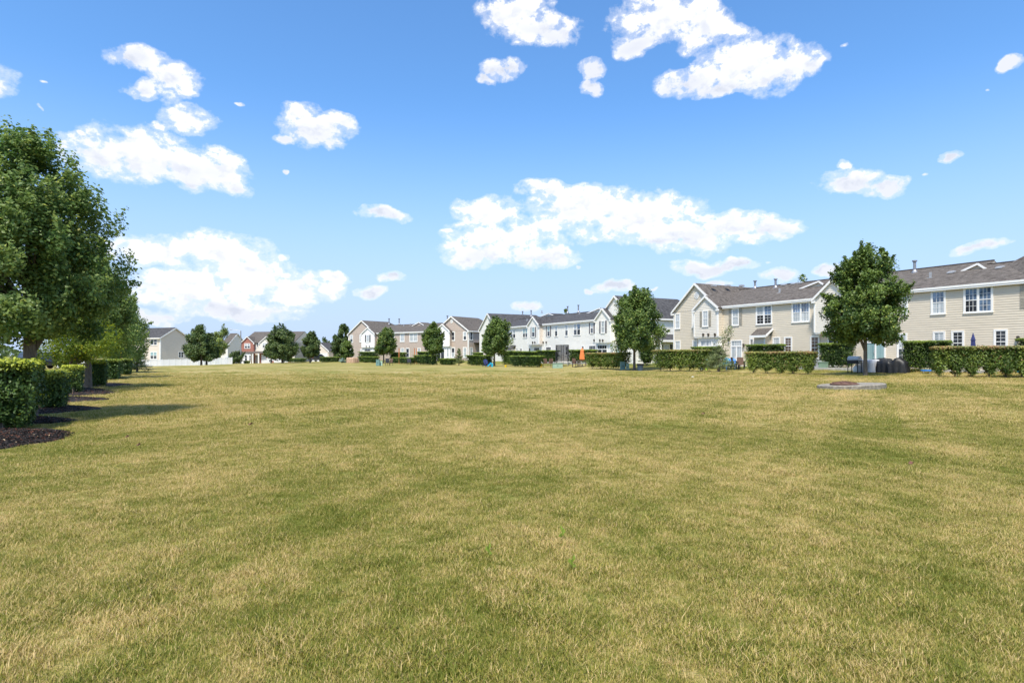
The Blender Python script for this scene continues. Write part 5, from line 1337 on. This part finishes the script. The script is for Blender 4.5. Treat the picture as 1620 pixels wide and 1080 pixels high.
window(B, FRONT(0), B.x(386.8), B.x(396), B.loc(391, 551.3)[1], B.loc(391, 543)[1], panes=2, tone=('c', 'd'), grille=None)
window(B, FRONT(-.7), B.x(386.8, -.7), B.x(391.5, -.7), .6, 2.2, tone=('d', 'd'), grille=None); window(B, FRONT(-.7), B.x(394, -.7), B.x(397.5, -.7), .6, 2.2, tone=('d', 'd'), grille=None)
window(B, FRONT(.2), B.x(415, .2), B.x(423, .2), B.loc(419, 550)[1], B.loc(419, 542.5)[1], panes=2, tone=('c', 'd'), grille=None)
window(B, FRONT(.6), B.x(405.8, .6), B.x(409, .6), B.loc(407, 549)[1], B.loc(407, 541.5)[1], tone=('d', 'd'), grille=None)
B = house(458, 440, 166, (.97, -.24), 11, 5.5, 3.3, -.8, 'beige house with a steep gable end behind the wide round tree', M_tan2, M_rooft)
# low garage with grey roof
B = Bld('garage', tuple(at(492, 152)[:2]), tuple(at(523, 149)[:2]), -.4, 'low beige garage with grey roof behind the dark parked car', 'garage', HG)
x0, x1 = 0, B.x(520); wall(B, FRONT(0), x0, x1, -.4, 3.0, M_tan2, apex=((x0 + x1) / 2, 5.0), lap=.2); gable_roof(B, x0, x1, 3.0, 5.0, 0, 9, M_roofg)
wall(B, RIGHT(x1), 0, 9, -.4, 3, M_tan2, name='end_wall', lap=.2)
g = MB(FRONT(0)); u0, u1 = B.x(494), B.x(517.5)
for k in range(4): g.box(u0, u1, 0.02, .06, -.2 + k * .6 + .015, -.2 + (k + 1) * .6 - .015)
g.box(u0 - .15, u0, .02, .08, -.3, 2.35); g.box(u1, u1 + .15, .02, .08, -.3, 2.35); g.box(u0, u1, .02, .08, 2.2, 2.35); g.build('garage_door', M_garage, B.root)
main_roof(B, x1 - .1, x1 + 3.5, 2.9, .5, 4.5, M_roofg, y0=2); wall(B, FRONT(2), x1 + .01, x1 + 3.3, -.4, 2.9, M_tan2, name='wing_wall', lap=.2)

# =============== white vinyl fence ==================
A0, A1 = at(91, 104), at(367, 118)
root = empty('vinyl_fence', (*A0[:2], 0), math.atan2(A1[1] - A0[1], A1[0] - A0[0])); tag(root, 'white vinyl privacy fence in front of the tan house on the left', 'fence')
L = float(np.hypot(*(A1 - A0)[:2])); nP = 28; ux, uy = (A1 - A0)[:2] / L
pan = None; post = None
for k in range(nP + 1):
    x = L * k / nP; z = float(gz(A0[0] + ux * x, A0[1] + uy * x)); ht = 1.28
    if post is None:
        m = MB(); m.box(-.065, .065, -.065, .065, -.4, ht + .05); m.box(-.085, .085, -.085, .085, ht + .05, ht + .09); post = m.build('post', M_vinylfence, root); o = post
    else: o = post.copy(); C.objects.link(o)
    o.location = (x, 0, z)
    if k == nP: break
    if pan is None:
        W_ = L / nP; m = MB(); m.box(.067, W_ - .067, -.03, .03, .03, .16); m.box(.067, W_ - .067, -.03, .03, ht - .10, ht + .02)
        nb = 12
        for q in range(nb):
            a = .07 + (W_ - .14) * q / nb; m.box(a + .006, a + (W_ - .14) / nb - .006, -.012, .012, .16, ht - .10)
        pan = m.build('fence_panel', M_vinylfence, root); o = pan
    else: o = pan.copy(); C.objects.link(o)
    o.location = (x, 0, z)

# =============== street lamp ==================
P = at(380.9, 150); root = empty('street_lamp', P); tag(root, 'tall grey street lamp with a curved arm left of the brick house', 'street lamp')
zt = EYE + (562 - 523.3) * 150 / F - P[2]
m = MB(); m.tube([(0, 0, -.2), (0, 0, .3), (0, 0, zt)], [.22, .19, .12], 10); m.build('pole', M_pole, root)
m = MB(); m.tube([(0, 0, zt - .1), (-.5, 0, zt + .12), (-1.4, 0, zt + .25), (-2.2, 0, zt + .32)], [.05, .045, .04, .04], 7); m.build('arm', M_pole, root)
m = MB(); m.lathe([(.03, -.1), (.16, -.06), (.2, 0), (.14, .07), (.03, .09)], 0, 0, 12); h = m.build('lamp_head', M_vent, root); h.location = (-2.45, 0, zt + .32); h.scale = (1.8, 1, 1)

# =============== cars ==================
def car(P, rz, label, paint, suv=True, sc=1.0):
    root = empty('parked_car', P, rz); tag(root, label, 'car', 'cars parked on the driveways')
    L_, W_, H_ = 4.6, 1.8, 1.72
    prof = [(-2.3, .35), (-2.28, .95), (-2.1, 1.12), (-1.95, 1.62), (-1.7, 1.7), (.1, 1.72), (.5, 1.62), (1.15, 1.12), (2.1, .95), (2.28, .75), (2.3, .35)]
    m = MB()
    def sec(y, k): return [(x, y, .35 + (z - .35) * k if z > 1.15 else z) for x, z in prof]
    ys = [(-.9, 1), (.9, 1)]
    a = [(x, -.9 + (.14 if z > 1.15 else 0), z) for x, z in prof]; b = [(x, .9 - (.14 if z > 1.15 else 0), z) for x, z in prof]
    m.poly(a); m.poly(b[::-1])
    for i in range(len(prof)):
        j = (i + 1) % len(prof); m.poly([a[i], b[i], b[j], a[j]])
    m.build('body', paint, root)
    g = MB()
    for s_ in (-1, 1):
        y = s_ * .785
        for (x0, x1) in ((-1.75, -.75), (-.68, .15), (.2, .85)):
            g.poly([(x0 + (.0), s_ * .90, 1.16), (x1 + .05, s_ * .90, 1.16), (min(x1, .5) - .02, s_ * .775, 1.6), (x0 + .05, s_ * .775, 1.6)])
    g.poly([(-2.12, -.7, 1.16), (-2.12, .7, 1.16), (-1.98, .65, 1.58), (-1.98, -.65, 1.58)]); g.poly([(1.12, -.7, 1.17), (1.12, .7, 1.17), (.56, .64, 1.6), (.56, -.64, 1.6)]); g.build('car_glass', M_gdark, root)
    for x in (-1.45, 1.4):
        for y in (-.92, .72):
            w = MB(); w.tube([(x, y, .34), (x, y + .2, .34)], .34, 16); wo_ = w.build('wheel', M_tyre, root)
            r = MB(); yy = y - .01 if y < 0 else y + .19; r.tube([(x, yy, .34), (x, yy + .02, .34)], .2, 12); r.build('rim', M_pole, wo_)
    for y in (-.85, .67):
        l = MB(); l.box(-2.32, -2.27, y, y + .18, .85, 1.1); l.build('tail_lamp', M_red, root)
        l = MB(); l.box(2.2, 2.3, y, y + .2, .7, .86); l.build('headlight', M_gcurt, root)
    return root
P = at(439, 140); P[2] = EYE - (572.8 - 562) * 140 / F; car(P, math.radians(20), 'white car parked in front of the brick house garage', M_carw)
P = at(503.5, 138); P[2] = EYE - (571.8 - 562) * 138 / F; car(P, math.radians(60), 'dark charcoal car parked by the low garage', M_card)
P = at(368.5, 156); P[2] = EYE - (574.8 - 562) * 156 / F; car(P, math.radians(75), 'white car half hidden behind the right end of the vinyl fence', M_carw)
P = at(70, 62); car(P, math.radians(80), 'dark car seen between the left hedges and the low tree branches', M_card)

# =============== slab with manhole, marker, small things ==================
P = SLAB; root = empty('drain_structure', P); tag(root, 'weathered concrete drain slab with a rusty lid in the lawn', 'drain slab')
s = F / P[1]; hw = 51 / s
m = MB()
V = []; n = 30
def slab_ring(r, z):
    return [(hw * r * math.cos(2 * math.pi * k / n) * (1 + .02 * math.sin(5 * k)), hw * .78 * r * math.sin(2 * math.pi * k / n) * (1 + .02 * math.sin(3 * k)) + hw * .5, z + (.05 * math.cos(2 * math.pi * k / n))) for k in range(n)]
r0, r1, r2 = slab_ring(1.0, -.12), slab_ring(1.0, .15), slab_ring(.97, .18)
for a_, b_ in ((r0, r1), (r1, r2)):
    for k in range(n):
        j = (k + 1) % n; m.poly([a_[k], a_[j], b_[j], b_[k]])
m.poly(r2); m.build('slab', M_concd, root)
m = MB(); m.lathe([(.41 * hw, .14), (.42 * hw, .20), (.39 * hw, .21), (.2 * hw, .26), (.02, .28)], -hw * .28, hw * .38, 24)
for k in range(8):
    a = k * math.pi / 4; m.beam((-hw * .28 + .08 * math.cos(a), hw * .38 + .08 * math.sin(a), .29), (-hw * .28 + .36 * hw * math.cos(a), hw * .38 + .36 * hw * math.sin(a), .23), .05, .03)
m.build('lid', M_rust, root)
P = hit(1311, 614.5); m = MB(); m.lathe([(.055, -.02), (.055, .05), (.045, .08), (.015, .095)], 0, 0, 12); o = m.build('marker_cap', M_cyan); o.location = P; tag(o, 'small bright blue marker cap in the grass by the drain slab', 'marker')
def litter(px, py, mat_, size, label, name='litter'):
    P = hit(px, py); m = MB(); m.poly([(-size, 0, .02), (0, -size * .6, .012), (size, 0, .03), (.2 * size, size * .7, .05)]); m.poly([(size, 0, .03), (0, -size * .6, .012), (.6 * size, -size * .5, .06)])
    o = m.build(name, mat_); o.location = (P[0], P[1], P[2] + .02); tag(o, label, 'litter'); return o
litter(1096, 597, M_white, .09, 'white scrap lying on the lawn in front of the bin-side hedge')
M_leafbr = mat('dead_leaf', (0.12, 0.05, 0.03), .8, var=.3)
for (x_, y_, lb) in ((201, 695, 'dead brown leaf on the grass right of the nearest mulch bed'), (219, 708, 'dead reddish leaf on the grass below the first leaf'), (396, 674, 'dark dead leaf alone on the left part of the lawn'), (1112, 657, 'dark clod in the grass right of the middle'), (1441, 738, 'tiny dark leaf in the grass at the right')):
    o = litter(x_, y_, M_leafbr, .035 + .02 * (y_ < 680), lb, 'dead_leaf'); o['category'] = 'dead leaf'
# weeds in the foreground
def weed(px, py, sz, label):
    P = hit(px, py); root = empty('weed', P); tag(root, label, 'weed', 'small bright weeds in the lawn')
    for k in range(6):
        a = k * 1.05 + px; m = MB(); c, s_ = math.cos(a), math.sin(a); z = .03 + .012 * k
        m.poly([(0, 0, z * .6), (c * sz * .5 - s_ * sz * .2, s_ * sz * .5 + c * sz * .2, z + .02), (c * sz, s_ * sz, z)]); m.poly([(0, 0, z * .6), (c * sz, s_ * sz, z), (c * sz * .5 + s_ * sz * .2, s_ * sz * .5 - c * sz * .2, z + .02)])
        m.build('leaf', M_weed_, root)
M_weed_ = mat('weed_green', (0.26, 0.36, 0.05), .6, var=.2)
weed(773, 883, .026, 'bright green weed just left of the dry patch, foreground'); weed(889, 856, .028, 'bright weed on the right edge of the dry patch, foreground'); weed(905, 905, .03, 'branching weed below the dry patch, foreground')

# =============== patio things ==================
def closed_umbrella(P, h, r, mat_, label, sc=1):
    root = empty('patio_umbrella', P); tag(root, label, 'umbrella', 'closed patio umbrellas')
    m = MB(); m.tube([(0, 0, 0), (0, 0, h + .06)], .022, 8); m.build('pole', M_vent, root)
    m = MB(); m.lathe([(r * .82, h * .36), (r, h * .40), (r * .9, h * .58), (r * .62, h * .80), (r * .75, h * .83), (r * .25, h * .96), (.02, h)], 0, 0, 24, .16, 6); m.build('folded_canopy', mat_, root)
    m = MB(); m.lathe([(.26, 0), (.26, .06), (.06, .11), (.05, .25)], 0, 0, 14); m.build('base', M_black, root)
    m = MB(); m.lathe([(r * .80, h * .66), (r * .80, h * .69)], 0, 0, 12); m.build('tie', mat_, root)
def hp(px, Y, pyt):   # point at depth Y and height of a top pixel above the ground there
    P = at(px, Y); return P, EYE + (562 - pyt) * Y / F - P[2]
P, h = hp(921, 66, 550); closed_umbrella(P, h, .26, M_orange, 'closed orange patio umbrella beside the weathered table')
P, h = hp(1539.5, 34.8, 527); closed_umbrella(P, h, .15, M_navy, 'closed navy blue patio umbrella against the beige wall at the right')
P, h = hp(767, 84, 552.5); closed_umbrella(P, h, .22, M_wcanv, 'closed pale patio umbrella left of the blue toys')
def chair(P, rz, mat_, label, cat='chair', group='chairs on the patios', slatm=None):
    root = empty('patio_chair', P, rz); tag(root, label, cat, group)
    m = MB(); m.box(-.25, .25, -.25, .25, .40, .45); m.build('seat', mat_, root)
    m = MB(); m.slab([(-.25, .24, .45), (.25, .24, .45), (.25, .36, 1.0), (-.25, .36, 1.0)][::-1], .03); m.build('backrest', mat_, root)
    for x in (-.26, .26):
        m = MB(); m.beam((x, -.26, .64), (x, .3, .66), .04, .03); m.build('armrest', M_black, root)
        for y in (-.24, .26): q = MB(); q.beam((x, y, 0), (x, y * 1.02, .64), .03, .03); q.build('leg', M_black, root)
def adirondack(P, rz, mat_, label):
    root = empty('garden_chair', P, rz); tag(root, label, 'chair', 'chairs on the patios')
    m = MB(); m.slab([(-.27, -.3, .38), (.27, -.3, .38), (.27, .25, .25), (-.27, .25, .25)], .03); m.build('seat', mat_, root)
    for k in range(5): q = MB(); x = -.22 + k * .11; q.slab([(x - .045, .25, .25), (x + .045, .25, .25), (x + .045, .5, .95 - abs(k - 2) * .05), (x - .045, .5, .95 - abs(k - 2) * .05)], .02); q.build('slat', mat_, root)
    for x in (-.32, .32):
        q = MB(); q.box(x - .06, x + .06, -.35, .35, .52, .55); q.build('armrest', mat_, root); q = MB(); q.box(x - .02, x + .02, -.32, -.24, 0, .52); q.build('leg', mat_, root); q = MB(); q.beam((x, .1, .3), (x, .6, .02), .03, .08); q.build('leg', mat_, root)
def table(P, rz, w, d, h, mat_, label, name='patio_table', cat='table'):
    root = empty(name, P, rz); tag(root, label, cat)
    m = MB()
    for k in range(5): m.box(-w / 2, w / 2, -d / 2 + k * d / 5 + .006, -d / 2 + (k + 1) * d / 5 - .006, h - .05, h)
    m.build('tabletop', mat_, root)
    for x in (-w / 2 + .1, w / 2 - .1):
        for y in (-d / 2 + .08, d / 2 - .08): q = MB(); q.box(x - .04, x + .04, y - .04, y + .04, 0, h - .05); q.build('leg', mat_, root)
def cover(P, rz, w, d, h, mat_, label, name='covered_furniture', cat='covered furniture', hump=0.0):
    """furniture under a loose fitted cover: sagging top, folded skirts"""
    root = empty(name, P, rz); tag(root, label, cat); nx, ny = 22, 14; V = []
    for j in range(ny):
        for i in range(nx):
            u = i / (nx - 1) * 2 - 1; v = j / (ny - 1) * 2 - 1
            r = max(abs(u), abs(v)); k = np.clip((r - .72) / .28, 0, 1)
            z = h * (1 + hump * math.sin(u * 5 + 1) * .5 + .05 * math.sin(u * 9) * math.cos(v * 7)) * (1 - k ** 1.5)
            f = 1 + (.10 * math.sin(11 * (u + v)) + .06 * math.sin(19 * (u - v))) * k - (1 - k) * .02
            s_ = .72 + .28 * min(1, k * 1.0) * .35 if r > .72 else None
            q = r if r < .72 else .72 + (r - .72) * .35
            V.append(((u / r * q if r > 0 else 0) * w / 2 / .82 * f, (v / r * q if r > 0 else 0) * d / 2 / .82 * f, max(z, 0.01)))
    V = np.array(V); i = np.arange(ny - 1)[:, None] * nx + np.arange(nx - 1)[None]
    Fq = np.stack([i, i + 1, i + nx + 1, i + nx], -1).reshape(-1, 4); o = np_mesh('cover', V, Fq, mat_, root)
    for x in (-1, 1):
        for y in (-1, 1): q = MB(); q.box(x * w * .38 - .03, x * w * .38 + .03, y * d * .38 - .03, y * d * .38 + .03, 0, h * .6); q.build('leg', M_black, root)
    return root
RZ = math.radians(-60)
P, h = hp(1373, 39.6, 569); cover(P, RZ, 1.3, .8, h, M_greyc, 'low furniture under a light grey cover behind the trunk of the largest tree')
P, h = hp(1396, 40.3, 565.5); cover(P, RZ, 1.1, .8, h * .92, M_blackc, 'rear black-covered furniture by the patio door', hump=.1)
P, h = hp(1402, 38.6, 568); cover(P, RZ, .95, .75, h * .9, M_blackc, 'middle piece of furniture under a black cover by the beige wall', hump=.12)
P, h = hp(1420, 37.8, 566.5); cover(P, RZ + .2, 1.1, .85, h * .9, M_blackc, 'rightmost lumpy furniture under a black cover, beside the rounded dark hedge', hump=.3)
P, h = hp(557.5, 110, 565.5); cover(P, math.radians(-35), 2.0, 1.4, max(h, .65), M_tanc, 'furniture under a tan cover at the left corner of the taupe townhouses')
def grill(P, rz, label):
    root = empty('gas_grill', P, rz); tag(root, label, 'grill')
    m = MB(); m.box(-.35, .35, -.25, .25, .62, .86); m.build('firebox', M_black, root)
    m = MB(); m.tube([(-.36, .0, .88), (.36, .0, .88)], .24, 14); m.build('hood', M_acm, root)
    for x in (-1, 1): q = MB(); q.box(x * .36, x * .72, -.22, .22, .80, .84); q.build('side_shelf', M_black, root)
    for x in (-.32, .32):
        for y in (-.22, .22): q = MB(); q.box(x - .02, x + .02, y - .02, y + .02, .0, .62); q.build('leg', M_black, root)
    q = MB(); q.lathe([(.13, .08), (.15, .14), (.15, .36), (.08, .44), (.04, .5)], 0.05, 0, 12); q.build('gas_bottle', M_white, root)
    q = MB(); q.beam((-.3, -.3, .84), (.3, -.3, .84), .03, .03); q.build('handle', M_pole, root)
P = at(1352, 39.6); grill(P, RZ, 'gas grill with side shelves left of the largest tree trunk')
def ac(P, rz, label):
    root = empty('air_conditioner', P, rz); tag(root, label, 'air conditioner')
    m = MB(); m.box(-.38, .38, -.38, .38, .05, .62); m.build('casing', M_acm, root)
    for k in range(8): 
        pass
    m = MB()
    for k in range(9): m.box(-.39, .39, -.385, -.38, .1 + k * .055, .12 + k * .055)
    m.build('louvres', M_vent, root); m = MB(); m.lathe([(.32, .62), (.32, .66), (.1, .69), (.02, .69)], 0, 0, 18); m.build('fan_guard', M_black, root)
P = at(1295.5, 44.3); ac(P, RZ, 'air conditioner unit on the ground beside the tall window')
q = MB(); q.box(-.3, .3, -.12, .12, 0, .48); q.box(-.32, .32, -.14, .14, .48, .54); o = q.build('storage_box', M_green); o.location = at(1302.5, 43.6); o.rotation_euler = (0, 0, RZ); tag(o, 'small grey-green box behind the air conditioner', 'box')
def bin_(P, r, h, label, mat_):
    root = empty('rubbish_bin', P); tag(root, label, 'rubbish bin')
    m = MB(); m.lathe([(r * .78, 0), (r * .8, .03), (r * .95, h * .8)], 0, 0, 20); m.build('can', mat_, root)
    m = MB(); m.lathe([(r * .97, h * .74), (r * 1.12, h * .80), (r * 1.1, h * .97), (r * 1.02, h), (r * .9, h * .93), (.02, h * .86)], 0, 0, 20, .03, 5); m.build('liner', M_black, root)
P = hit(1013, 586.3); bin_(P, 5.2 * P[1] / F, 11.3 * P[1] / F, 'blue-grey rubbish bin with a black liner at the foot of a pear tree', M_can)
def util(P, w, d, h, mat_, label, name='utility_box'):
    root = empty(name, P, RZ * .0); tag(root, label, 'utility box', 'utility boxes on the lawn')
    m = MB(); m.poly([(-w / 2, -d / 2, 0), (w / 2, -d / 2, 0), (w / 2 * .94, -d / 2 * .7, h), (-w / 2 * .94, -d / 2 * .7, h)]); m.poly([(w / 2, -d / 2, 0), (w / 2, d / 2, 0), (w / 2 * .94, d / 2, h), (w / 2 * .94, -d / 2 * .7, h)])
    m.poly([(-w / 2, d / 2, 0), (-w / 2, -d / 2, 0), (-w / 2 * .94, -d / 2 * .7, h), (-w / 2 * .94, d / 2, h)]); m.poly([(w / 2, d / 2, 0), (-w / 2, d / 2, 0), (-w / 2 * .94, d / 2, h), (w / 2 * .94, d / 2, h)]); m.build('cabinet', mat_, root)
    m = MB(); m.box(-w / 2, w / 2, -d / 2 * .8, d / 2 * 1.05, h, h + .05); m.build('lid', mat_, root)
    m = MB(); m.box(-.03, .03, -d / 2 * .95, -d / 2 * .8, h * .45, h * .6); m.build('lock', M_black, root)
P = at(882, 66); util(P, 16 * 66 / F, .9, 7.2 * 66 / F, M_green, 'wide pale green transformer box in front of the trampoline', 'transformer_box')
P = at(985, 55); util(P, .42, .4, 12.5 * 55 / F, M_teal, 'teal utility box right of the hedge by the orange umbrella')
P = at(993, 55.5); util(P, .26, .25, 9.5 * 55 / F, M_pgreen, 'slim pale green utility post beside the teal box')
P = at(79.5, 30); util(P, .26, .25, .42, M_pgreen, 'taller pale green utility box seen over the second hedge on the left')
P = at(73, 30.3); util(P, .2, .22, .3, M_pgreen, 'shorter pale green utility box left of its taller neighbour')
P = at(598, 82); util(P, .5, .4, .8, M_teal, 'teal utility box left of the pear tree before the taupe townhouses')
P = at(603.2, 82.5); util(P, .3, .3, .6, M_pgreen, 'pale green utility post right next to that tree trunk')
# trampoline
P = at(889.5, 71); root = empty('trampoline', P); tag(root, 'trampoline with a tall black safety net behind the transformer box', 'trampoline')
r_ = .80; hN = EYE + (562 - 545.5) * 71 / F - P[2]; n = 24
def ringt(z, rad, tube): 
    m = MB(); m.tube([(rad * math.cos(2 * math.pi * k / n), rad * math.sin(2 * math.pi * k / n), z) for k in range(n + 1)], tube, 5, False); return m
ringt(.62, r_, .03).build('frame', M_pole, root); ringt(hN - .02, r_ * .98, .02).build('net_hoop', M_black, root)
m = MB(); m.lathe([(r_ * .95, .60), (r_ * .95, .61)], 0, 0, 24); m.build('mat', M_black, root)
for k in range(6):
    a = k * math.pi / 3 + .3; x, y = r_ * math.cos(a), r_ * math.sin(a)
    q = MB(); q.tube([(x, y, 0), (x, y, .6)], .03, 6); q.build('leg', M_pole, root); q = MB(); q.tube([(x * 1.02, y * 1.02, .62), (x, y, hN)], .035, 6); q.build('net_pole', M_black, root)
m = MB()
for k in range(n):
    a, b = 2 * math.pi * k / n, 2 * math.pi * (k + 1) / n; m.poly([(r_ * .96 * math.cos(a), r_ * .96 * math.sin(a), .66), (r_ * .96 * math.cos(b), r_ * .96 * math.sin(b), .66), (r_ * .96 * math.cos(b), r_ * .96 * math.sin(b), hN - .05), (r_ * .96 * math.cos(a), r_ * .96 * math.sin(a), hN - .05)])
m.build('net', M_net, root)
table(at(916, 66.5), RZ, 1.6, .9, .66, M_woodw, 'weathered brown wooden table under the orange umbrella')
chair(at(911, 66), .6, M_brownw, 'brown chair left of the table under the orange umbrella')
for (px_, rz_, lb) in ((864, .4, 'left brown wicker chair left of the trampoline'), (870, -.5, 'middle brown wicker chair left of the trampoline'), (876, 1.0, 'right brown wicker chair, nearest to the trampoline'), (848.5, .5, 'brown chair behind the right end of the middle box-shaped hedge')):
    chair(at(px_, 72), rz_, M_brownw, lb)
m = MB(); m.lathe([(.14, 0), (.16, .3), (.14, .34), (.05, .36)], 0, 0, 12); o = m.build('gas_bottle', M_yellow); o.location = at(855.7, 72); tag(o, 'small yellow gas bottle beside the brown wicker chairs', 'gas bottle')
m = MB(); m.lathe([(.10, 0), (.14, .26), (.145, .27)], 0, 0, 12); o = m.build('bucket', M_yellow); o.location = at(800, 70); tag(o, 'yellow-orange bucket right of the pear tree by the blue toys', 'bucket')
# blue toys
P = at(775.5, 72); root = empty('toy_slide', P, .3); root.scale = (.62, .62, .7); tag(root, 'blue plastic toy slide behind the left box-shaped hedge', 'toy')
m = MB(); m.slab([(-.5, -.2, .12), (.2, -.2, .62), (.2, .2, .62), (-.5, .2, .12)], .04); m.build('chute', M_blue, root); m = MB(); m.box(.2, .5, -.22, .22, .0, .62); m.build('steps', M_cyan, root)
for y in (-.22, .22): m = MB(); m.beam((-.5, y, .18), (.2, y, .72), .03, .12); m.build('side_rail', M_cyan, root)
m = MB(); m.beam((.45, -.2, .6), (.45, -.2, .85), .03, .03); m.beam((.45, .2, .6), (.45, .2, .85), .03, .03); m.build('handrail', M_white, root)
adirondack(at(770.5, 73), .5, M_navy, 'dark blue garden chair left of the blue toy slide')
P = at(1116, 50); root = empty('water_table', P); tag(root, 'blue and lime toy water table by the white bay', 'toy')
m = MB(); m.lathe([(.30, .40), (.34, .43), (.34, .54), (.31, .54), (.29, .46), (.02, .45)], 0, 0, 18); m.build('basin', M_cyan, root)
for a in (0.5, 2.6, 4.7): q = MB(); q.tube([(.22 * math.cos(a), .22 * math.sin(a), 0), (.18 * math.cos(a), .18 * math.sin(a), .41)], .05, 8); q.build('leg', M_lime, root)
q = MB(); q.tube([(0, 0, .45), (0, 0, .80)], .04, 8); q.build('tower', M_lime, root); q = MB(); q.lathe([(.05, .80), (.16, .84), (.16, .90), (.02, .9)], 0, 0, 12); q.build('top_tray', M_cyan, root)
q = MB(); q.lathe([(.22, 0), (.2, .12), (.1, .3), (.09, .42), (.02, .43)], 0, 0, 10); o = q.build('toy_cone', M_white); o.location = at(1109.5, 50.5); tag(o, 'white plastic toy left of the water table', 'toy')
adirondack(at(1147, 49.5), RZ * .6, M_cyan, 'turquoise garden chair behind the loose spruce'); adirondack(at(1157, 48.5), RZ * .5, M_blue, 'bright blue garden chair right of the turquoise one')
chair(at(1172, 47.6), -.2, M_brownw, 'brown sling chair in front of the patio door with curtains'); chair(at(1164.5, 48.0), .9, M_black, 'black chair between the blue garden chair and the sling chair')
table(at(1167, 49), RZ, 1.0, .8, .62, M_black, 'black patio table in front of the curtained patio door')
P = at(1465.5, 36.5); root = empty('toddler_table', P); tag(root, 'flat bright blue low table left of the ragged right-edge hedge', 'toy')
m = MB(); m.lathe([(.28, .14), (.30, .16), (.30, .20), (.28, .21)], 0, 0, 20); m.build('tabletop', M_blue, root)
for a in (.3, 1.9, 3.5, 5.0): q = MB(); q.tube([(.22 * math.cos(a), .22 * math.sin(a), 0), (.22 * math.cos(a), .22 * math.sin(a), .15)], .02, 6); q.build('leg', M_white, root)
adirondack(at(1603, 34.2), RZ, M_cyan, 'light blue chair seen through the ragged right-edge hedge')
chair(at(613, 84), .3, M_black, 'dark chair right of the pear tree before the taupe townhouses'); chair(at(617, 84), -.6, M_brownw, 'brown chair next to the dark chair before the taupe townhouses')
chair(at(647, 84), .2, M_black, 'dark chair between two low hedges before the taupe townhouses')
for (px_, lb) in ((631.3, 'leftmost orange cedar post before the taupe townhouses'), (655.7, 'middle orange cedar post before the taupe townhouses'), (659.3, 'rightmost orange cedar post, close to the middle one')):
    P, h = hp(px_, 98, 551); m = MB(); m.box(-.06, .06, -.06, .06, 0, h); m.box(-.075, .075, -.075, .075, h, h + .03); o = m.build('cedar_post', M_cedar); o.location = P; tag(o, lb, 'post', 'orange cedar posts')
